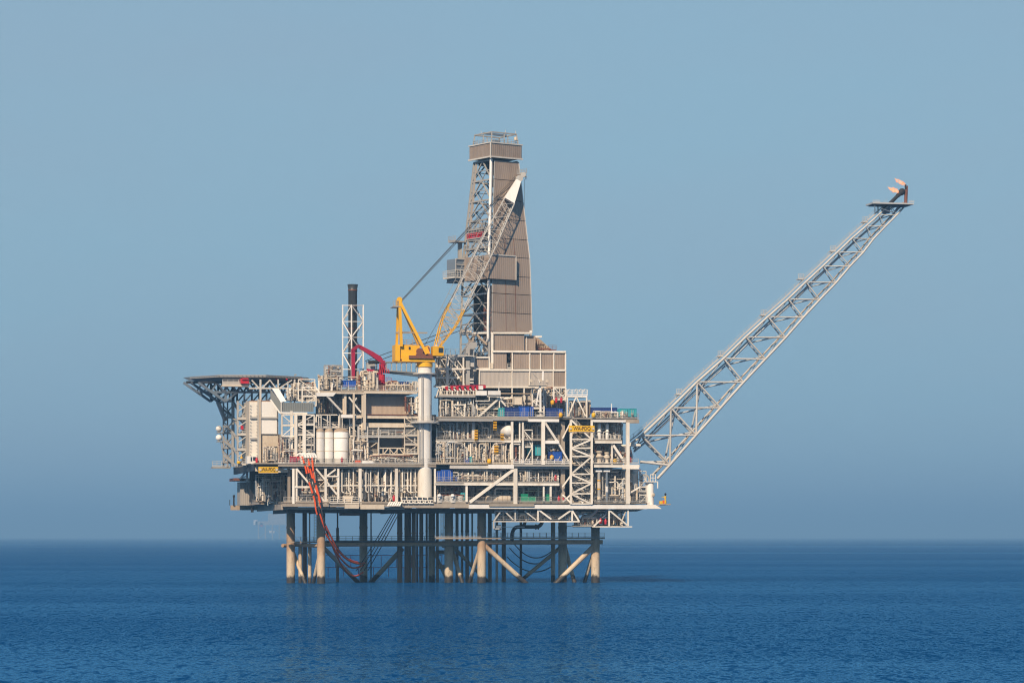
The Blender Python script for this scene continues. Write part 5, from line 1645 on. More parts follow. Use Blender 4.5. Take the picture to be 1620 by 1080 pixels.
pieces(sb, 'support_post', 'white', [('bar', (x, 612, 7.9), (x, 660, 7.9), 0.26) for x in (810, 829, 872, 893)])

# white framework left of the block
wf = T('drill_floor_frame', 'white bolted steel framework with cross braces left of the drill floor block', 'framework', 715, 612, 6)
pieces(wf, 'post', 'white', [('bar', (x, y, v), (x, 612, v), w) for x, y, v, w in ((696, 562, 7, 0.22), (707.5, 562, 6, 0.62), (733, 562, 6, 0.34), (717, 590, 9, 0.3), (727, 590, 9, 0.26))])
pieces(wf, 'beam', 'white', [('bar', (x0, y, v), (x1, y, v), w) for x0, x1, y, v, w in ((688, 736, 563.5, 6, 0.4), (688, 736, 583.5, 6, 0.42), (688, 727, 597.4, 6, 0.34), (686, 708, 611, 5, 0.34))])
pieces(wf, 'brace', 'white', [('bar', a, b, 0.2) for a, b in (((696, 565, 6.5), (707, 583, 6.2)), ((709, 565, 6), (724, 582, 6)), ((733, 583, 6), (720, 565, 6.4)), ((695, 585, 6.4), (706, 611, 6.2)), ((709, 597, 6), (718, 584, 6)), ((718, 584, 6), (726, 597, 6)),
                                                       ((709, 611, 6), (716, 598, 6)), ((716, 598, 6), (723, 611, 6)), ((696, 597, 6.4), (706, 584, 6.2)))])
piece(wf, 'clad_panel', 'pale_cladding', ('box', 726, 736, 585, 611, 7.5, 2))
piece(wf, 'back_wall', 'steel_blue', ('box', 690, 738, 564, 611, 14, 0.5))
piece(wf, 'catwalk', 'light_grey', ('box', 688, 750, 562, 563, 5.6, 4))
piece(wf, 'handrail', 'grey', ('rail', (688, 562, 5.6), (737, 562, 5.6), 1.4, 1.2, 0.08))
pieces(wf, 'cross_brace', 'tan', [('bar', a, b, 0.4) for a, b in (((742, 548, 9), (752, 529, 9)), ((754, 529, 9), (770, 545, 9)), ((738, 529, 9), (744, 541, 9)))])
piece(wf, 'beam', 'white', ('bar', (732, 527, 9), (776, 526.5, 9), 0.36))
piece(wf, 'landing', 'cream', ('box', 731, 746, 523.6, 526, 8.6, 4))
piece(wf, 'handrail', 'cream', ('rail', (731, 523.6, 8.6), (746, 523.6, 8.6), 1.3, 0.9, 0.1))
du = T('vent_duct', 'tall grey square ventilation duct left of the drill floor block', 'duct', 745, 612, 7)
piece(du, 'shaft', 'grey', ('box', 737, 743, 552, 612, 6.6, 2.2))
piece(du, 'shaft', 'light_grey', ('box', 744, 750, 546, 580, 7.0, 2.4))
piece(du, 'hood', 'grey', ('quad', [(736, 552, 6.8), (744, 541, 6.8), (754, 541, 6.8), (755, 549, 6.8), (750, 551, 6.8), (743, 560, 6.8)], 2.2))
piece(du, 'flange', 'light_grey', ('bar', (736, 583, 6.5), (744, 583, 6.5), 0.3), ('bar', (736, 566, 6.5), (744, 566, 6.5), 0.3), ('bar', (743, 600, 6.6), (749, 600, 6.6), 0.5), ('bar', (743, 605, 6.6), (749, 605, 6.6), 0.4))
piece(du, 'access_ladder', 'dark', ('bar', (745.6, 552, 6.8), (745.6, 560, 6.8), 0.5), ('bar', (746, 580, 7), (746, 612, 7), 0.6))

# ---------------------------------------------------------------- flare boom
fb = T('flare_boom', 'long grey-white lattice flare boom rising to the right over the sea', 'flare boom', 1040, 757, 4)
U = [(997, 703), (1015, 689), (1061.5, 645), (1103, 604), (1145, 567), (1180, 533), (1215, 501), (1247, 473), (1275, 446), (1302, 421), (1325, 399), (1348, 377), (1370, 358), (1390, 340), (1408, 324)]
Lo = [(1040, 757), (1060, 735), (1101.5, 688), (1140, 645), (1176.5, 604.5), (1211, 568), (1243, 534), (1271, 502), (1297, 474), (1323, 447), (1345, 421), (1366, 399), (1382, 378), (1401, 358), (1419, 340), (1434, 323)]
Un = [P(x, y, 4.0) for x, y in U]
Ln = [P(x, y, 4.0) for x, y in Lo]
dl = (Un[-1] - Un[0]).normalized()
perp = Vector((dl.z, 0, -dl.x))                     # down and to the right in the plane of the truss
wfar = [4.6 - 2.6 * i / 15 for i in range(16)]


def far(p, i, up):
    k = 1.0 if up else -0.6
    w = wfar[min(i, 15)]
    return p + Vector((-G.s, G.c, 0)) * w + perp * (0.42 * w * k) + Vector((G.c, G.s, 0)) * w * 0.16


Uf = [far(p, i, True) for i, p in enumerate(Un)]
Lf = [far(p, i, False) for i, p in enumerate(Ln)]
for nm, pts, r in (('upper_chord', Un, 0.33), ('upper_chord', Uf, 0.24), ('lower_chord', Ln, 0.33), ('lower_chord', Lf, 0.24)):
    m = M()
    n = len(pts)
    for i in range(n - 1):
        m.tube(pts[i], pts[i + 1], r * (1 - 0.45 * i / n), 10, r * (1 - 0.45 * (i + 1) / n))
    m.build(nm, 'galvanised' if pts in (Uf, Lf) else 'light_grey', fb)
for i in range(1, 15):
    k = 0.22 - 0.009 * i
    for A_, B_, mtl in ((Un, Ln, 'light_grey'), (Uf, Lf, 'galvanised')):
        m = M()
        m.tube(A_[i], B_[i + 1 if i < 15 else i], k, 8)
        m.build('cross_tube', mtl, fb)
        m = M()
        m.tube(A_[i], B_[i], k * (1.1 if i < 9 else 0.9), 8)
        m.build('diagonal', mtl, fb)
        if i in (2, 3):
            m = M()
            m.tube(A_[i], B_[i - 1], 0.24, 8)
            m.build('diagonal', mtl, fb)
    m = M()
    m.tube(Un[i], Uf[i], k * 0.9, 8)
    m.tube(Ln[i], Lf[i], k * 0.9, 8)
    m.tube(Un[i], Uf[i - 1], k * 0.7, 8)
    m.tube(Ln[i], Lf[i + 1], k * 0.6, 8)
    m.build('tie_tube', 'galvanised', fb)
m = M()
m.tube(P(1013, 730, 4), P(1058, 735.5, 4), 0.28, 8)
m.tube(P(1013, 731, 8), Lf[1], 0.24, 8)
m.build('cross_tube', 'light_grey', fb)
m = M()
m.tube(Un[0] + Vector((0.3, 0, 0)), P(1013, 704, 4), 0.25)
m.tube(P(975, 704.5, 4), P(1013, 704.5, 4), 0.25)
m.build('root_beam', 'white', fb)
# walkway with rail along the top, resting platforms
off = -perp * 0.62 + Vector((-G.s, G.c, 0)) * 0.6
m = M()
for i in range(len(Un) - 1):
    m.bar(Un[i] + off, Un[i + 1] + off, 0.30, 0.14)
    m.bar(Un[i] + off + Vector((-G.s, G.c, 0)) * 0.9, Un[i + 1] + off + Vector((-G.s, G.c, 0)) * 0.9, 0.22, 0.14)
m.build('stair_walkway', 'light_grey', fb)
m = M()
for i in range(len(Un) - 1):
    n = max(2, int((Un[i + 1] - Un[i]).length / 2.1))
    for k in range(n):
        p = Un[i].lerp(Un[i + 1], k / n) + off
        m.bar(p, p + Vector((0, 0, 1.0)), 0.07)
    m.bar(Un[i] + off + Vector((0, 0, 1.0)), Un[i + 1] + off + Vector((0, 0, 1.0)), 0.06)
    m.bar(Un[i] + off + Vector((0, 0, 0.5)), Un[i + 1] + off + Vector((0, 0, 0.5)), 0.05)
m.build('handrail', 'galvanised', fb)
for x, y in ((1074, 623), (1140, 563), (1208, 498), (1267, 441), (1318, 397), (1369, 351)):
    piece(fb, 'rest_platform', 'light_grey', ('box', x - 4, x + 4, y - 0.2, y + 1.2, 4.4, 1.6), ('rail', (x - 4, y, 4.4), (x + 4, y, 4.4), 1.2, 0.6, 0.08))
# flare gas lines inside the boom
m = M()
m.path([p.lerp(q_, 0.35) + perp * 0.5 for p, q_ in zip(Un, Uf)], 0.17, 6)
m.build('gas_line', 'grey', fb)
m = M()
m.path([p.lerp(q_, 0.5) - perp * 0.5 for p, q_ in zip(Ln, Lf)], 0.15, 6)
m.build('gas_line', 'tan', fb)
# tip platform and burners
piece(fb, 'tip_platform', 'galvanised', ('box', 1381, 1446, 320.6, 322.8, 2.2, 5.0))
piece(fb, 'tip_platform', 'dark', ('box', 1383, 1440, 323, 324.6, 2.6, 4.0))
piece(fb, 'tip_prop', 'steel_blue', *[('bar', a, b, 0.2) for a, b in (((1384, 323, 2.6), (1384, 338, 3.4)), ((1389, 323, 5.6), (1389, 338, 5)), ((1419, 323, 3), (1419, 334, 4)), ((1424, 323, 3), (1414, 336, 4)), ((1394, 330, 3), (1412, 336, 4)))], ('box', 1398, 1408, 323, 337, 4.4, 1.4))
piece(fb, 'tip_rail', 'galvanised', ('rail', (1381, 320.4, 2.3), (1392, 320.4, 2.3), 0.6, 0.7, 0.07), ('rail', (1438, 320.4, 2.3), (1446, 320.4, 2.3), 0.5, 0.7, 0.07))
m = M()
m.tube(P(1396, 334, 4.6), P(1420, 310, 4.6), 0.42, 14)
m.tube(P(1420, 310, 4.6), P(1424, 306, 4.6), 0.50, 14)
m.lathe(P(1423, 307, 4.6), P(1430, 301, 4.6) - P(1423, 307, 4.6), [(0, 0.5), (0.4, 0.75), (1.0, 0.8), (1.5, 0.45)], 14)
m.build('burner_pipe', 'black', fb)
m = M()
m.tube(P(1433, 323, 4.6), P(1433, 300, 4.6), 0.40, 14, 0.34)
m.tube(P(1434.6, 318, 4.6), P(1435.4, 294, 4.6), 0.16, 8)
m.build('burner_pipe', 'rust', fb)
piece(fb, 'burner_tip', 'black', ('tube', (1433, 300, 4.6), (1432.4, 292, 4.6), 0.22, 12))
fl, fn, fll, fbs = new_mat('gas_flame')
fn.remove(fbs)
em = fn.new('ShaderNodeEmission')
geo_ = fn.new('ShaderNodeNewGeometry')
tz = fn.new('ShaderNodeTexNoise')
tz.inputs['Scale'].default_value = 2.2
tz.inputs['Detail'].default_value = 3
fll.new(geo_.outputs['Position'], tz.inputs['Vector'])
fr_ = fn.new('ShaderNodeValToRGB')
fr_.color_ramp.elements[0].position, fr_.color_ramp.elements[0].color = 0.38, (1.0, 0.25, 0.09, 1)
fr_.color_ramp.elements[1].position, fr_.color_ramp.elements[1].color = 0.62, (1.0, 0.66, 0.30, 1)
fll.new(tz.outputs['Fac'], fr_.inputs[0])
fll.new(fr_.outputs[0], em.inputs[0])
em.inputs['Strength'].default_value = 1.4
lw = fn.new('ShaderNodeLayerWeight')
lw.inputs['Blend'].default_value = 0.5
tpn = fn.new('ShaderNodeBsdfTransparent')
mxs = fn.new('ShaderNodeMixShader')
fmu = fn.new('ShaderNodeMath')
fmu.operation = 'ADD'
fmu.use_clamp = True
fnr = fn.new('ShaderNodeMapRange')
fnr.inputs['From Min'].default_value = 0.40
fnr.inputs['From Max'].default_value = 0.66
fnr.inputs['To Max'].default_value = 0.95
fll.new(tz.outputs['Fac'], fnr.inputs[0])
fll.new(fnr.outputs[0], fmu.inputs[1])
fll.new(lw.outputs['Facing'], fmu.inputs[0])
fll.new(fmu.outputs[0], mxs.inputs[0])
fll.new(em.outputs[0], mxs.inputs[1])
fll.new(tpn.outputs[0], mxs.inputs[2])
fll.new(mxs.outputs[0], fn['Material Output'].inputs['Surface'])
MATS['flame'] = fl
rf = random.Random(3)
for pts, lab in ((((1424, 305.4), (1419, 302.5), (1413, 300), (1408.5, 298), (1404.5, 295.5)), 'lower orange gas flame blown left from the flare tip'),
                 (((1431.8, 292.4), (1428, 290), (1423.5, 287.4), (1419, 285.8), (1416, 283)), 'upper smaller orange gas flame blown left from the flare tip')):
    m = M()
    cc = [Vector(P(x, y, 4.6)) for x, y in pts]
    rad = [0.22, 0.5, 0.52, 0.36, 0.04]
    n = 10
    vs = []
    for i, c in enumerate(cc):
        ax = (cc[min(i + 1, 4)] - cc[max(i - 1, 0)]).normalized()
        x = ax.cross(Vector((0, 1, 0))).normalized()
        y = ax.cross(x)
        for k in range(n):
            t = 2 * math.pi * k / n
            vs.append(c + (x * math.cos(t) + y * math.sin(t)) * rad[i] * rf.uniform(0.6, 1.35) + ax * rf.uniform(-0.3, 0.3))
    m.add(vs, [(i * n + k, i * n + (k + 1) % n, (i + 1) * n + (k + 1) % n, (i + 1) * n + k) for i in range(4) for k in range(n)], True)
    tag(m.build('gas_flame', 'flame', loc=cc[0]), lab, 'flame')

# ---------------------------------------------------------------- the hazy rig far behind, near the horizon
FR = 11000.0
ks = FR / FPX


def W(px, py, dy=0):
    y = FR - D0 + dy
    return Vector(((px - 810) * ks, y, HC + (848 - py) * ks))


fr = thing('distant_rig', 'faint second oil platform almost lost in haze near the left horizon', 'oil rig', W(430, 856.3), 0)
for nm, mtl, lst in (('deck_block', 'stone_cladding', ((404, 455, 824, 830, 60), (424, 452, 812, 824, 50), (436, 456, 800, 812, 40))), ('living_block', 'bright_white', ((401, 407, 822, 830, 20),)), ('living_block', 'red', ((411, 416, 827, 832, 20),)), ('boat_house', 'bright_white', ((426, 434, 839, 843, 25),)),
                     ('tower', 'grey', ((437, 441, 774, 800, 16), (452, 455, 776, 800, 16)))):
    for x0, x1, y0, y1, d in lst:
        a, b = W(x0, y1), W(x1, y0)
        m = M()
        p = [Vector((x, y, z)) for z in (a.z, b.z) for x, y in ((a.x, a.y), (b.x, a.y), (b.x, a.y + d), (a.x, a.y + d))]
        m.hexa(p)
        m.build(nm, mtl, fr)
for x in (409, 420, 431, 442, 453):
    m = M()
    m.tube(W(x, 858), W(x, 830), 3.0, 8)
    m.build('leg', 'grey', fr)
m = M()
m.bar(W(409, 852), W(431, 833), 2.2)
m.bar(W(431, 833), W(453, 852), 2.2)
for y in range(780, 845, 6):
    m.bar(W(440, y), W(456, y), 1.2)
m.bar(W(426, 832), W(426, 808), 1.8)
m.bar(W(413, 822), W(427, 806), 1.4)
m.build('lattice', 'grey', fr)

# ---------------------------------------------------------------- named process equipment
hv = T('horizontal_vessel', 'horizontal white vessel with a bright domed end beside the yellow ladders', 'vessel', 790, 695, 2)
a, b = P(809, 681.5, 0.6), P(776, 681.5, 9.0)
m = M()
ax = (b - a)
L = ax.length
r = 1.28
m.lathe(a, ax, [(0, 0.05), (0.1, 0.55), (0.35, 0.95), (0.7, 1.2), (1.1, r), (L, r)], 28)
m.build('shell', 'bright_white', hv)
m = M()
for t in (0.35, 0.6, 0.85):
    c = a.lerp(b, t)
    m.tube(c, c + ax.normalized() * 0.2, r * 1.03, 28)
m.build('insulation_band', 'tan', hv)
for t in (0.25, 0.8):
    c = a.lerp(b, t)
    m = M()
    m.bar(c - Vector((0, 0, 0.8)), Vector((c.x, c.y, P(790, 695.4, 3).z)), 1.5, 0.5)
    m.build('saddle', 'white', hv)
piece(hv, 'nozzle', 'white', ('tube', (806, 690, 1.6), (806, 695, 1.6), 0.35, 10), ('tube', (800, 673, 3), (800, 668, 3), 0.22, 10))
for x0, x1, y0, y1, lab in ((750.5, 756, 680, 697, 'yellow caged ladder left of the horizontal white vessel'), (780.5, 786, 663, 680, 'yellow caged ladder under the upper deck edge'), (792, 797, 686, 696, 'short yellow ladder at the front of the white vessel saddle'),
                            (782, 788.5, 705, 718, 'lower yellow caged ladder above the main deck rail')):
    t = T('caged_ladder', lab, 'ladder', x0, y1, 0.9)
    piece(t, 'stile', 'yellow', ('bar', (x0 + 1, y0, 1), (x0 + 1, y1, 1), 0.14), ('bar', (x1 - 1, y0, 1), (x1 - 1, y1, 1), 0.14))
    piece(t, 'rungs_cage', 'yellow', *[('bar', (x0, y0 + 1.4 * k + 1, 0.9), (x1, y0 + 1.4 * k + 1, 0.9), 0.12) for k in range(int((y1 - y0) / 1.4))], *[('box', x0, x1, y0 + 4.2 * k, y0 + 4.2 * k + 1.3, 0.5, 0.12) for k in range(int((y1 - y0) / 4.2))])
dv = T('horizontal_drum', 'tan insulated horizontal drum on the lowest deck behind the white diagonal', 'vessel', 789, 796, 3)
piece(dv, 'shell', 'cream', ('vessel', (768, 788.5, 3), (808, 788.5, 3), 0.92, 0.35))
pieces(dv, 'saddle', 'grey', [('box', x, x + 3, 790, 796, 2.6, 1.2) for x in (774, 798)])
pieces(dv, 'band', 'tan', [('tube', (x, 788.5, 3), (x + 1, 788.5, 3), 0.96, 20) for x in (777, 785, 793, 801)])
piece(dv, 'top_pipe', 'white', ('path', [(783, 783, 3), (783, 772, 3), (812, 772, 3)], 0.22, 0.6))

for k, (x, mats, lab, pts) in enumerate(((947, ('steel_blue', 'cream', 'yellow'), 'left thick dark riser with cream and yellow bands sweeping left under the lowest deck', [(947.6, 737, 1.0), (947.6, 795, 1.0), (945, 806, 1.4), (936, 815, 2.2), (921, 818, 3.4)]),
                                         (960, ('steel_blue', 'bright_white', 'yellow'), 'right dark riser with a white collar bending left behind the corner truss', [(960, 737, 1.0), (960, 806, 1.0), (958, 815, 1.4), (949, 820, 2.4), (938, 821, 3.4)]))):
    t = T('riser_pipe', lab, 'riser', x, 800, 1)
    piece(t, 'pipe', 'grey' if k == 0 else 'steel_blue', ('path', pts, 0.36 if k == 0 else 0.28, 0.8))
    xx = pts[0][0]
    piece(t, 'collar', mats[1], *((('tube', (xx, 762, 1.0), (xx, 772, 1.0), 0.40, 14), ('tube', (xx, 785, 1.0), (xx, 790, 1.0), 0.42, 14)) if k == 0 else (('tube', (xx, 769, 1.0), (xx, 778, 1.0), 0.34, 14),)))
    piece(t, 'band', 'yellow', *((('tube', (xx, 759, 1.0), (xx, 760.5, 1.0), 0.40, 14), ('tube', (xx, 772.5, 1.0), (xx, 774, 1.0), 0.40, 14)) if k == 0 else (('tube', (xx, 795, 1.0), (xx, 796.5, 1.0), 0.32, 14),)))
    piece(t, 'hang_off', 'bright_white', ('box', xx - 5, xx + 5, 742.5, 746, 0.6, 1.6))
for x, yt, yb, r, v, mt, lab in ((948, 669, 695, 0.42, 2, 'bright_white', 'left white vertical column vessel under the right end of the upper deck'), (960.5, 669, 695, 0.36, 2, 'bright_white', 'slimmer white vertical column vessel under the right end of the upper deck'),
                                 (948, 713, 733, 0.52, 1.6, 'cream', 'cream wellhead tree with bulging middle, left one of two on the main deck'), (960, 715, 733, 0.42, 1.6, 'cream', 'cream wellhead tree, slimmer right one of two on the main deck')):
    t = T('vertical_vessel', lab, 'vessel', x, yb, v)
    a, b = P(x, yb, v), P(x, yt, v)
    m = M()
    L = (b - a).length
    if yb < 700:
        m.lathe(a, (0, 0, 1), [(0, r * 0.9), (0.5, r), (L - 0.3, r), (L, r * 0.6)], 16)
    else:
        m.lathe(a, (0, 0, 1), [(0, r * 1.3), (0.3, r * 1.3), (0.4, r * 0.8), (L * 0.45, r), (L * 0.5, r * 1.7), (L * 0.62, r * 1.7), (L * 0.66, r), (L * 0.82, r * 0.9), (L * 0.86, r * 1.35), (L, r * 1.3)], 16)
    m.build('body', mt, t)
    piece(t, 'side_pipe', 'light_grey', ('path', [(x + 3, yb - 8, v), (x + 6, yb - 8, v), (x + 6, yb, v)], 0.12, 0.2), ('path', [(x - 3, yb - 12, v), (x - 6, yb - 12, v), (x - 6, yb, v)], 0.1, 0.2))
    piece(t, 'flange', 'white', ('tube', (x, yb - 13, v), (x, yb - 12, v), r * 1.5, 14))
kd = T('knockout_drum', 'big cream cylinder with a curved pipe beside the right corner post', 'vessel', 1003, 795, 4)
a = P(1002.5, 782, 4)
z = P(1002.5, 742, 4).z - a.z
m = M()
m.lathe(a, (0, 0, 1), [(0, 0.5), (0.5, 0.95), (0.9, 1.05), (z - 1.2, 1.05), (z - 1.15, 1.1), (z - 0.9, 1.1), (z - 0.85, 0.95), (z, 1.3)], 26)
m.build('shell', 'white', kd)
piece(kd, 'curved_pipe', 'light_grey', ('path', [(991, 758, 2.6), (999, 760, 2.6), (1003, 767, 2.6), (1004, 776, 2.6)], 0.34, 1.0))
piece(kd, 'leg', 'cream', ('tube', (1007.5, 772, 3), (1007.5, 796, 3), 0.26, 10), ('tube', (997, 780, 4.4), (997, 796, 4.4), 0.22, 10))
piece(kd, 'outlet', 'cream', ('tube', (1002.5, 782, 4), (1002.5, 790, 4), 0.3, 12), ('path', [(1002.5, 789, 4), (1012, 789, 3.6), (1012, 796, 3.6)], 0.18, 0.4))
vv = T('flare_scrubber', 'cream-white upright vessel with a round manhole at the right end of the lowest deck', 'vessel', 1028, 798, 2)
a = P(1028.5, 798, 2)
z = P(1028.5, 763, 2).z - a.z
m = M()
m.lathe(a, (0, 0, 1), [(0, 0.86), (z - 0.3, 0.82), (z, 0.7)], 24)
m.build('shell', 'bright_white', vv)
c = P(1033, 782.5, 1.3)
m = M()
m.lathe(c, (G.s + 0.4, -G.c, 0), [(0, 0.42), (0.25, 0.42), (0.27, 0.3), (0.32, 0.05)], 18)
m.build('manhole', 'cream', vv)
piece(vv, 'top_platform', 'white', ('box', 1022, 1041, 761, 762.2, 0.9, 2.4), ('bar', (1040.4, 762, 1.0), (1040.4, 772, 1.0), 0.2), ('rail', (1029, 761, 1.0), (1037, 761, 1.0), 1.6, 0.6, 0.12, 2, False))
piece(vv, 'side_pipe', 'grey', ('tube', (1010, 777, 2.4), (1024, 777.6, 2.4), 0.32, 12), ('path', [(1014, 796, 3), (1014, 751, 3), (1024, 751, 2.6), (1027, 757, 2.4), (1027, 762, 2.2)], 0.2, 0.6))
piece(vv, 'side_pipe', 'rust', ('path', [(1012.5, 742, 3.4), (1012.5, 790, 3.4)], 0.14), ('path', [(1016, 750, 3.6), (1016, 790, 3.6)], 0.1))
bp_ = T('bent_pipe', 'thick black pipe with two bends hanging under the left white truss', 'pipe', 812, 835, 6)
piece(bp_, 'pipe', 'black', ('path', [(810, 856, 8), (810, 842, 7), (815, 833, 6), (853, 833, 6), (858, 826, 6), (858, 818, 6)], 0.42, 1.0), ('path', [(831, 824, 5), (829, 831, 5.6), (822, 833, 6)], 0.36, 0.5))
piece(bp_, 'flange', 'black', ('tube', (847, 833, 6), (848.4, 833, 6), 0.62, 14), ('tube', (851, 833, 6), (852, 833, 6), 0.62, 14))
piece(bp_, 'support', 'light_grey', ('bar', (782, 833, 2), (830, 833, 2), 0.16), ('bar', (781, 824, 2), (781, 836, 2), 0.2))
solo('winch_reel', 'dark drum winch under the left end of the hanging truss', 'winch', 'steel_blue', ('tube', (784, 834, 2), (792, 834, 2), 0.6, 14), ('bar', (782, 837, 1.8), (794, 837, 1.8), 0.3))
for i, (x, yb) in enumerate(((695, 796), (716, 796))):
    t = T('seawater_filter', 'round white seawater filter on the lowest deck, ' + ('left' if i == 0 else 'right') + ' one of two under the blue boxes', 'vessel', x, yb, 1.2)
    piece(t, 'body', 'light_grey', ('tube', (x, 795, 1.2), (x, 783, 1.2), 0.9, 18), ('tube', (x + 12, 795, 1.6), (x + 12, 784, 1.6), 0.7, 18))
    piece(t, 'valve_head', 'bright_white', ('vessel', (x - 3, 784, 0.2), (x + 3, 784, 0.2), 0.42, 0.8), ('tube', (x, 784, 0.2), (x, 789, 0.2), 0.2))
    piece(t, 'base', 'rust', ('box', x - 7, x + 18, 782, 783.2, 1.0, 2.4))
cb = T('clad_house', 'windowless grey corrugated house on the left end of the lowest deck', 'cabin', 390, 799, 36)
piece(cb, 'wall', 'stone_cladding', ('box', 380, 399.5, 762, 799, 36, 6))
piece(cb, 'roof', 'rust', ('box', 370, 414, 756, 760, 34, 9))
piece(cb, 'post', 'dark', ('bar', (399, 756, 33.6), (399, 810, 33.6), 0.6))
piece(cb, 'roof_brace', 'white', ('bar', (380, 757, 33.8), (392, 742, 30), 0.3), ('bar', (391, 762, 30), (391, 740, 30), 0.5), ('bar', (384, 755, 33), (391, 752, 30), 0.24))
cb2 = T('clad_house', 'second grey corrugated bay with a dark opening right of the windowless house', 'cabin', 410, 799, 28)
piece(cb2, 'wall', 'grey_cladding', ('box', 403, 420, 760, 799, 28, 5))
piece(cb2, 'column', 'tan', ('bar', (421.5, 752, 26), (421.5, 799, 26), 0.6))
piece(cb2, 'opening', 'dark', ('box', 405, 419, 779, 795, 27.8, 0.15))
for i, x in enumerate((424, 438, 450)):
    solo('rail_gate', ORD[i] + ' white three-rung gate post from the left on the lowest deck', 'gate', 'white', ('bar', (x, 788, 12), (x, 799, 12), 0.3), *[('bar', (x, 789 + 3 * k, 12), (x + 4.5, 789 + 3 * k, 12), 0.22) for k in range(3)], group='white gate posts at the left end of the lowest deck')

# ---------------------------------------------------------------- bays of pipes and process equipment
PIPE_M = ['white', 'light_grey', 'light_grey', 'cream', 'grey', 'white', 'bare_steel', 'cream', 'tan', 'galvanised', 'cream', 'rust', 'white', 'wall_cladding']


def valve(m, p, s, rg):
    m.lathe(p - Vector((0, 0, 0.2 * s)), (0, 0, 1), [(0, 0.16 * s), (0.1 * s, 0.26 * s), (0.3 * s, 0.26 * s), (0.4 * s, 0.14 * s), (0.75 * s, 0.08 * s)], 8)
    m.tube(p + Vector((0, 0, 0.5 * s)), p + Vector((0, 0, 0.58 * s)), 0.3 * s, 8)


def pipe_bank(x0, x1, y0, y1, v, label, rg, dens=1.0, mats=PIPE_M, group=None):
    t = T('pipe_bank', label, 'pipework', (x0 + x1) / 2, y1, v, group=group)
    W_ = x1 - x0
    n = max(5, int(W_ * 0.60 * dens))
    for i in range(n):
        x = x0 + (i + rg.uniform(0.15, 0.85)) * W_ / n
        r = rg.choice((0.06, 0.08, 0.10, 0.12, 0.15, 0.19, 0.25))
        vv_ = v + rg.uniform(0, 2.2)
        m = M()
        ya = y1 - rg.uniform(0, 0.25) * (y1 - y0)
        yb = y0 + (rg.uniform(0, 0.12) if rg.random() < 0.55 else rg.uniform(0.2, 0.6)) * (y1 - y0)
        k = rg.random()
        if k < 0.35:
            pts = [(x, ya, vv_), (x, yb, vv_)]
        elif k < 0.75:
            x2 = min(x1, max(x0, x + rg.choice((-1, 1)) * rg.uniform(0.1, 0.4) * W_))
            pts = [(x, ya, vv_), (x, yb, vv_), (x2, yb, vv_)]
            if rg.random() < 0.5:
                pts.append((x2, yb + rg.uniform(0.2, 0.6) * (ya - yb), vv_))
        else:
            pts = [(x, ya, vv_), (x, yb, vv_), (x, yb, vv_ + 2.5)]
        m.path([P(*p) for p in pts], r, 6, 0.35)
        p0, p1 = P(x, ya, vv_), P(x, yb, vv_)
        for f in (0.3, 0.7):
            if rg.random() < 0.5:
                c = p0.lerp(p1, f)
                m.tube(c, c + (p1 - p0).normalized() * 0.14, r * 1.7, 8)
        m.build('pipe', rg.choice(mats), t)
        if rg.random() < 0.3:
            mv = M()
            valve(mv, p0.lerp(p1, rg.uniform(0.2, 0.5)), rg.uniform(0.8, 1.3), rg)
            mv.build('valve', rg.choice(['light_grey', 'grey', 'cream', 'cream', 'rust', 'bare_steel', 'steel_blue']), t)
    for i in range(max(3, int((y1 - y0) / 8))):
        y = y0 + rg.uniform(0.05, 0.85) * (y1 - y0)
        vv_ = v + rg.uniform(0, 2.5)
        xa, xb = x0 + rg.uniform(0, 0.3) * W_, x1 - rg.uniform(0, 0.3) * W_
        m = M()
        m.path([P(xa, y, vv_), P(xb, y, vv_)], rg.choice((0.08, 0.12, 0.18)), 6)
        m.build('header_pipe', rg.choice(mats), t)
    return t


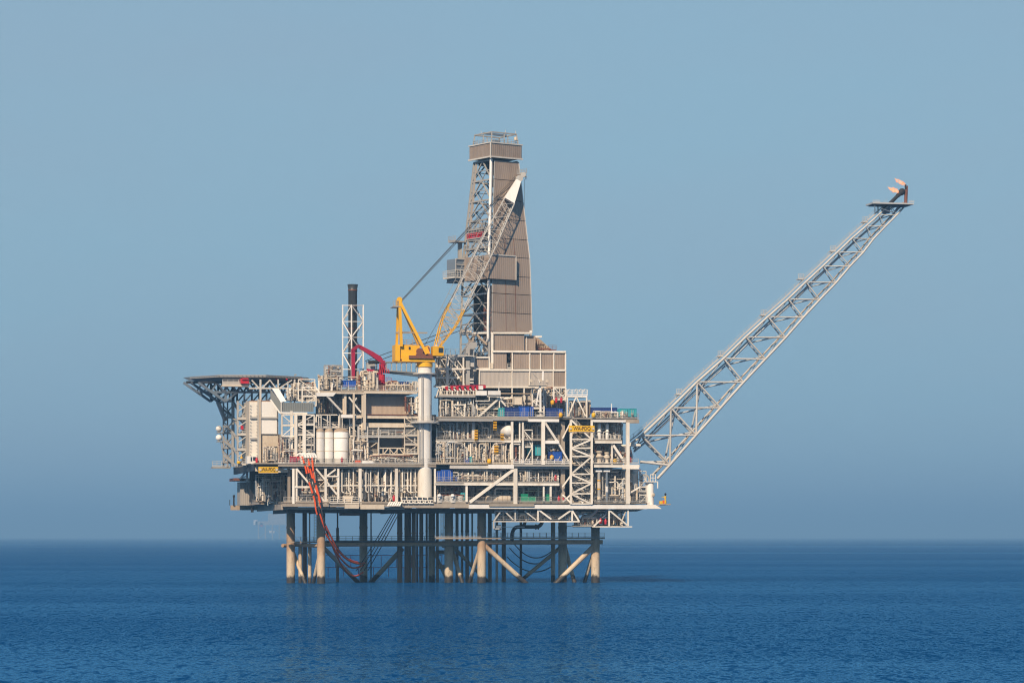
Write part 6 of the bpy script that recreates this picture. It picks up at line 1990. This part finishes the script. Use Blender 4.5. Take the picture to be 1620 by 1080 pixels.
def skid(x0, x1, y0, y1, v, label, rg, group=None):
    """steel base with a vessel, a motor, boxes and small-bore pipes"""
    t = T('process_skid', label, 'equipment', (x0 + x1) / 2, y1, v, group=group)
    W_, H_ = x1 - x0, y1 - y0
    piece(t, 'base_frame', rg.choice(['girder', 'grey', 'tan']), ('box', x0, x1, y1 - min(2.2, H_ * 0.12), y1, v, 2.4))
    m = M()
    for x in (x0 + 0.6, x1 - 0.6):
        for dv_ in (0.1, 2.2):
            shape(m, ('bar', (x, y1, v + dv_), (x, y0 + H_ * 0.1, v + dv_), 0.16))
    for y in (y0 + H_ * 0.1, y0 + H_ * 0.55):
        shape(m, ('bar', (x0, y, v + 0.1), (x1, y, v + 0.1), 0.15))
    if rg.random() < 0.6:
        shape(m, ('bar', (x0 + 0.6, y0 + H_ * 0.55, v + 0.1), (x0 + W_ * 0.5, y0 + H_ * 0.1, v + 0.1), 0.11))
        shape(m, ('bar', (x1 - 0.6, y0 + H_ * 0.55, v + 0.1), (x0 + W_ * 0.5, y0 + H_ * 0.1, v + 0.1), 0.11))
    m.build('support_frame', rg.choice(['white', 'cream', 'light_grey']), t)
    # vessels
    k = rg.random()
    rmax = 0.14 * min(W_, H_) * 0.22
    r = max(0.28, min(0.85, rmax * rg.uniform(0.8, 1.3)))
    mt_ = rg.choice(['light_grey', 'cream', 'white', 'cream', 'bare_steel', 'grey'])
    if k < 0.55:
        y = y1 - 2 - r / 0.14 - 1
        piece(t, 'vessel', mt_, ('vessel', (x0 + W_ * 0.1, y, v + 1.1), (x0 + W_ * rg.uniform(0.5, 0.9), y, v + 1.1), r, 0.6))
    else:
        for f in ((0.3, 0.7) if W_ > 20 else (0.5,)):
            piece(t, 'vessel', mt_, ('vessel', (x0 + W_ * f, y1 - 2, v + 1.0), (x0 + W_ * f, y0 + H_ * rg.uniform(0.12, 0.4), v + 1.0), r * 0.85, 0.7))
    for i in range(rg.choice((1, 2, 3))):
        bx = x0 + rg.uniform(0.02, 0.75) * W_
        bw, bh = rg.uniform(2.5, 6), rg.uniform(3, 8)
        by = y1 - 2 - rg.choice((0, 0, 0.3)) * H_
        piece(t, 'control_box', rg.choice(['light_grey', 'cream', 'grey', 'stone_cladding', 'steel_blue', 'bright_white', 'tan']), ('box', bx, min(bx + bw, x1), by - min(bh, H_ * 0.4), by, v - 0.05 + 0.3 * i, 0.8))
    m = M()
    mx = x0 + rg.uniform(0.3, 0.7) * W_
    shape(m, ('tube', (mx, y1 - 4.5, v + 0.4), (min(mx + 7, x1), y1 - 4.5, v + 0.4), 0.36, 12))
    shape(m, ('tube', (mx - 1, y1 - 4.5, v + 0.4), (mx, y1 - 4.5, v + 0.4), 0.45, 12))
    shape(m, ('box', mx, mx + 5, y1 - 3, y1 - 2, v + 0.1, 0.7))
    m.build('pump_motor', rg.choice(['grey', 'steel_blue', 'light_grey', 'bare_steel']), t)
    for i in range(max(4, int(W_ / 3.2))):
        x = x0 + rg.uniform(0.05, 0.95) * W_
        m = M()
        yy = y0 + rg.uniform(0.0, 0.5) * H_
        x2 = x0 + rg.uniform(0.05, 0.95) * W_
        vv_ = v + rg.uniform(-0.2, 0.5)
        m.path([P(x, y1 - rg.uniform(1, 6), vv_), P(x, yy, vv_), P(x2, yy, vv_), P(x2, yy + rg.uniform(0.1, 0.4) * H_, vv_)], rg.choice((0.06, 0.08, 0.11, 0.15)), 6, 0.3)
        m.build('pipe', rg.choice(PIPE_M), t)
    for i in range(rg.choice((1, 2, 3))):
        m = M()
        valve(m, P(x0 + rg.uniform(0.1, 0.9) * W_, y0 + rg.uniform(0.3, 0.8) * H_, v - 0.1), rg.uniform(0.8, 1.3), rg)
        m.build('valve', rg.choice(['cream', 'grey', 'light_grey', 'rust', 'steel_blue', 'bare_steel']), t)
    return t


def cable_rack(x0, x1, y0, y1, v, label, rg):
    """trays, strip lamps and brackets hung below the deck above"""
    t = T('cable_rack', label, 'cable rack', (x0 + x1) / 2, y0 + 6, v)
    for i in range(2):
        y = y0 + 3.2 + i * 3.4
        vv_ = v + i * 1.2
        m = M()
        for dv_ in (0, 0.7):
            m.bar(P(x0, y, vv_ + dv_), P(x1, y, vv_ + dv_), 0.1, 0.16)
        n = max(2, int((x1 - x0) / 4))
        for k in range(n + 1):
            x = x0 + (x1 - x0) * k / n
            m.bar(P(x, y, vv_), P(x, y, vv_ + 0.7), 0.06)
        m.build('tray', rg.choice(['galvanised', 'light_grey', 'cream']), t)
        m = M()
        for k in range(4):
            m.bar(P(x0, y - 0.6, vv_ + 0.12 + 0.14 * k), P(x1, y - 0.6, vv_ + 0.12 + 0.14 * k), 0.09)
        m.build('cable', 'dark', t)
    for k in range(max(2, int((x1 - x0) / 14))):
        x = x0 + rg.uniform(0.05, 0.95) * (x1 - x0)
        piece(t, 'hanger', 'light_grey', ('bar', (x, y0, v), (x, y0 + 8, v), 0.1))
    for k in range(max(1, int((x1 - x0) / 24))):
        x = x0 + rg.uniform(0.05, 0.8) * (x1 - x0)
        piece(t, 'strip_lamp', 'bright_white', ('box', x, x + 3.4, y0 + 9, y0 + 10, v - 0.3, 0.25), ('bar', (x + 1.7, y0 + 6, v - 0.2), (x + 1.7, y0 + 9.2, v - 0.2), 0.06))
    return t


def frame_tower(x0, x1, y0, y1, v, label, rg, storeys, mat='white', d=3.0, w=0.26):
    t = T('access_frame', label, 'framework', (x0 + x1) / 2, y1, v)
    for x in (x0, x1):
        for dv_ in (0, d):
            piece(t, 'post', mat, ('bar', (x, y0, v + dv_), (x, y1, v + dv_), w))
    for i in range(storeys + 1):
        y = y0 + (y1 - y0) * i / storeys
        piece(t, 'ledger', mat, ('bar', (x0, y, v), (x1, y, v), w * 0.9), ('bar', (x0, y, v + d), (x1, y, v + d), w * 0.8))
        if i < storeys:
            y2 = y0 + (y1 - y0) * (i + 1) / storeys
            a_, b_ = ((x0, y2, v), (x1, y, v)) if (i + int(x0)) % 2 else ((x0, y, v), (x1, y2, v))
            piece(t, 'brace', mat, ('bar', a_, b_, w * 0.7))
        if i > 0:
            piece(t, 'landing', 'grey', ('box', x0, x1, y - 0.4, y + 0.5, v + 0.2, d - 0.3))
            piece(t, 'handrail', 'light_grey', ('rail', (x0, y - 0.5, v), (x1, y - 0.5, v), 1.1, 1.2, 0.07))
    return t


BAYS = [
    (404, 455, 748, 794, 10, 'in the dark bay below the left name board', 'psr', 0.7),
    (470, 514, 742, 794, 2.6, 'behind the orange hoses on the lowest deck', 'pssr', 1.0),
    (517, 567, 742, 794, 2.8, 'in the lowest deck bay under the white tanks', 'ppsr', 1.0),
    (573, 625, 742, 794, 2.6, 'in the lowest deck bay under the cream lattice rail', 'ppsr', 1.1),
    (629, 659, 742, 794, 2.4, 'on the lowest deck just left of the crane column', 'psr', 1.1),
    (690, 735, 768, 794, 4.0, 'on the lowest deck under the blue mezzanine boxes', 'psr', 1.2),
    (741, 812, 768, 794, 5.0, 'on the lowest deck behind the long white diagonal', 'pssr', 1.1),
    (818, 888, 768, 794, 4.4, 'around the green boxes on the lowest deck', 'pssr', 0.9),
    (717, 812, 743, 763, 1.6, 'on the mezzanine above the white diagonal brace', 'psssr', 1.3),
    (818, 884, 743, 763, 1.8, 'on the right end of the mezzanine', 'pssr', 1.2),
    (905, 934, 742, 794, 6.0, 'behind the lower half of the lattice stair tower', 'ppsr', 1.2),
    (938, 992, 742, 794, 2.4, 'left of the right corner post on the lowest deck', 'ppssr', 1.2),
    (996, 1022, 770, 796, 5.0, 'around the big cream cylinder at the right', 'ps', 1.2),
    (441, 497, 690, 733, 3.0, 'left of the white tanks on the main deck', 'ppssr', 1.2),
    (553, 582, 690, 733, 1.6, 'just right of the white tanks on the main deck', 'pps', 1.2),
    (583, 660, 720, 733, 1.2, 'below the cream lattice rail on the main deck', 'psss', 1.5),
    (583, 660, 677, 690, 4.4, 'under the cream girder left of the crane column', 'psr', 1.1),
    (690, 735, 667, 697, 3.0, 'just right of the crane column under the upper deck', 'ppsr', 1.2),
    (690, 735, 699, 733, 1.0, 'on the main deck just right of the crane column', 'pppss', 1.4),
    (736, 771, 699, 733, 0.8, 'on the main deck below the left yellow ladder', 'pppss', 1.5),
    (736, 780, 667, 695, 4.0, 'beside the left yellow ladder under the upper deck', 'ppr', 1.2),
    (773, 826, 699, 733, 1.0, 'on the main deck below the domed white vessel', 'ppsss', 1.3),
    (828, 858, 668, 733, 4.0, 'left of the white column under the upper deck', 'pssr', 1.0),
    (862, 889, 703, 733, 3.6, 'behind the bright blue bin on the main deck', 'psr', 1.0),
    (862, 889, 668, 695, 6.0, 'high under the upper deck beside the white brace', 'psr', 1.0),
    (905, 934, 666, 735, 6.0, 'behind the upper half of the lattice stair tower', 'pppsr', 1.2),
    (938, 967, 703, 733, 3.0, 'behind the two cream wellhead trees', 'ppsr', 1.2),
    (969, 1000, 704, 733, 2.0, 'at the foot of the flare boom on the main deck', 'pps', 1.2),
    (938, 985, 668, 695, 3.4, 'under the right end of the upper deck', 'ppsr', 1.1),
    (696, 752, 630, 660, 2.8, 'under the raised pipe deck', 'ppssr', 1.3),
    (756, 826, 628, 660, 4.0, 'behind the teal and navy containers', 'ppss', 1.2),
    (840, 895, 613, 646, 5.0, 'under the right half of the pale clad block', 'ppssr', 1.1),
    (900, 934, 634, 660, 3.0, 'under the small lookout platform', 'pps', 1.2),
    (938, 1004, 650, 662, 1.0, 'among the containers at the right end of the upper deck', 'psss', 1.0),
    (503, 540, 592, 618, 3.0, 'on the top deck left of the red crane jib', 'ppss', 1.2),
    (514, 541, 577, 592, 4.0, 'topmost left of the exhaust stack', 'ps', 1.0),
    (564, 598, 586, 618, 5.0, 'on the top deck between the red jib and red column', 'pps', 1.2),
    (610, 660, 603, 618, 3.0, 'on the top deck right of the red crane column', 'pss', 1.0),
    (503, 574, 627, 655, 6.5, 'under the left end of the top deck', 'ppsr', 0.9),
    (690, 735, 566, 610, 7.5, 'inside the white framework left of the clad block', 'pps', 1.2),
    (783, 915, 808, 824, 3.0, 'inside the left white hanging truss', 'pssr', 0.7),
    (908, 990, 808, 832, 3.0, 'inside the right white hanging truss', 'pss', 0.9),
    (454, 500, 604, 634, 9.0, 'between the helicopter deck and the top deck', 'pps', 0.9),
    (416, 440, 706, 733, 5.0, 'at the foot of the pale accommodation wall', 'ps', 1.0),
    (640, 662, 626, 656, 1.6, 'close left of the white crane column', 'ps', 0.9),
]
NAMES_P = ['{} of light pipes and valves {}', 'tangle of grey and cream pipes {}', 'deeper bank of slim pipes {}']
rgB = random.Random(11)
for x0, x1, y0, y1, v, place, spec, dens in BAYS:
    npk = spec.count('p')
    nsk = spec.count('s')
    for i in range(npk):
        lab = ('front bank of light pipes ', 'second bank of pale pipes ', 'deepest bank of slim pipes ')[i] + place if npk > 1 else 'bank of light pipes ' + place
        pipe_bank(x0, x1, y0, y1, max(0.7, v - 0.8) + (0, 2.2, 4.6)[i], lab, rgB, dens)
    w_ = (x1 - x0) / max(nsk, 1)
    for i in range(nsk):
        ht = rgB.uniform(0.45, 0.85) * (y1 - y0)
        if y1 - y0 < 22:
            ht = (y1 - y0) * rgB.uniform(0.75, 0.95)
        word = {1: ('',), 2: ('left-hand ', 'right-hand '), 3: ('left ', 'middle ', 'right ')}[nsk][i]
        skid(x0 + i * w_ + 1, x0 + (i + 1) * w_ - 1, y1 - ht, y1 - 0.4, v + 1.2 + rgB.uniform(0, 1.5), 'small ' + word + 'equipment skid ' + place, rgB)
    if 'r' in spec:
        cable_rack(x0, x1, y0, y1, v + 1.0, 'cable trays and strip lamps hung ' + place, rgB)

for x0, x1, y0, y1, v, lab, st_, d_ in ((446, 466, 656, 690, 3.0, 'white braced access frame under the grey covered stairway, left one', 2, 3.0), (469, 497, 656, 720, 2.6, 'tall white braced access frame left of the white tanks', 4, 3.0),
                                        (500, 536, 656, 676, 4.6, 'white pipe support frame above the white tanks', 1, 2.0), (553, 572, 656, 690, 3.6, 'white access frame above the widest tank', 2, 2.6),
                                        (568, 598, 677, 720, 3.2, 'cream access frame below the corrugated wall', 2, 2.6), (692, 712, 697, 733, 2.4, 'light access frame just right of the crane column', 2, 2.4),
                                        (716, 735, 640, 660, 2.0, 'small light frame under the raised pipe deck', 1, 2.0), (842, 860, 612, 646, 3.4, 'slim white frame behind the signal mast', 3, 2.0), (876, 895, 613, 632, 3.0, 'white railed frame below the right end of the clad block', 1, 2.6),
                                        (513, 541, 578, 612, 3.6, 'grey equipment frame topmost at the left of the exhaust stack', 2, 4.0), (478, 500, 612, 642, 4.0, 'white stair landing frame right of the grey covered stairway', 2, 2.6), (828, 842, 680, 734, 1.4, 'slim grey braced frame left of the white column', 2, 2.0)):
    frame_tower(x0, x1, y0, y1, v, lab, rgB, st_, 'cream' if 'cream' in lab else ('grey' if 'grey' in lab[:5] else 'white'), d_)

pg = T('pipe_gallery', 'row of slim white vertical pipes joined by a low header left of the crane column', 'pipework', 600, 778, 1.6)
for x in (541, 552, 559, 579, 586.5, 598.5, 610, 619, 637, 645, 650, 657):
    pieces(pg, 'drop_pipe', 'white', [('path', [(x, 742, 1.8), (x, 777 + (int(x) % 3), 1.8), (x + 3, 778.5, 1.8)], 0.15, 0.3)])
piece(pg, 'header_pipe', 'white', ('path', [(536, 768, 1.9), (660, 768, 1.9)], 0.15))
for y in (751, 757, 762):
    piece(pg, 'header_pipe', 'galvanised', ('path', [(538, y, 4.4), (658, y, 4.4)], 0.10))
for k in range(9):
    piece(pg, 'pipe_loop', 'light_grey', ('path', [(540 + 13 * k, 759, 4), (543 + 13 * k, 757, 4), (549 + 13 * k, 757, 4), (551 + 13 * k, 759, 4)], 0.14, 0.3))
EXTRA = [(498, 515, 742, 794, 1.6, 'white braced frame beside the orange hoses on the lowest deck', 3), (640, 660, 742, 760, 3.0, 'small white frame high on the lowest deck left of the crane column', 1), (905, 934, 742, 794, 3.4, 'second white lattice behind the lower stair tower', 3),
         (905, 934, 668, 733, 3.4, 'second white lattice behind the upper stair tower', 4), (735, 752, 700, 733, 2.0, 'light frame left of the blue cabinet on the main deck', 2), (800, 826, 700, 733, 2.2, 'light frame under the domed white vessel', 2),
         (826, 858, 742, 763, 4.0, 'low light frame in the middle of the mezzanine', 1), (970, 992, 742, 794, 4.0, 'tall pale frame left of the right corner post', 4), (940, 968, 704, 733, 5.0, 'pale frame behind the cream wellhead trees', 2),
         (441, 462, 700, 733, 4.0, 'pale frame at the foot of the accommodation block', 2), (553, 572, 695, 733, 3.4, 'pale frame between the widest tank and the cream post', 2), (700, 722, 612, 640, 3.6, 'pale frame under the red gripper arms', 2),
         (755, 790, 634, 660, 3.0, 'pale frame left of the teal container', 2), (640, 661, 660, 718, 1.6, 'cream frame touching the left of the crane column', 4), (690, 706, 566, 610, 9.0, 'thin white frame close right of the crane column top', 3),
         (862, 888, 704, 733, 5.0, 'frame in shade behind the bright blue bin', 2), (540, 566, 596, 618, 6.0, 'pale frame round the base of the exhaust stack', 2), (1012, 1022, 745, 796, 2.6, 'slim pale frame between the cream cylinder and the end vessel', 4),
         (472, 498, 600, 634, 8.0, 'pale stair frame at the right end of the helicopter deck', 2), (418, 440, 700, 733, 6.0, 'pale frame below the shaded accommodation wall', 2)]
for x0, x1, y0, y1, v, lab, st_ in EXTRA:
    frame_tower(x0, x1, y0, y1, v, lab, rgB, st_, rgB.choice(['white', 'light_grey', 'cream']), 2.0, 0.2)
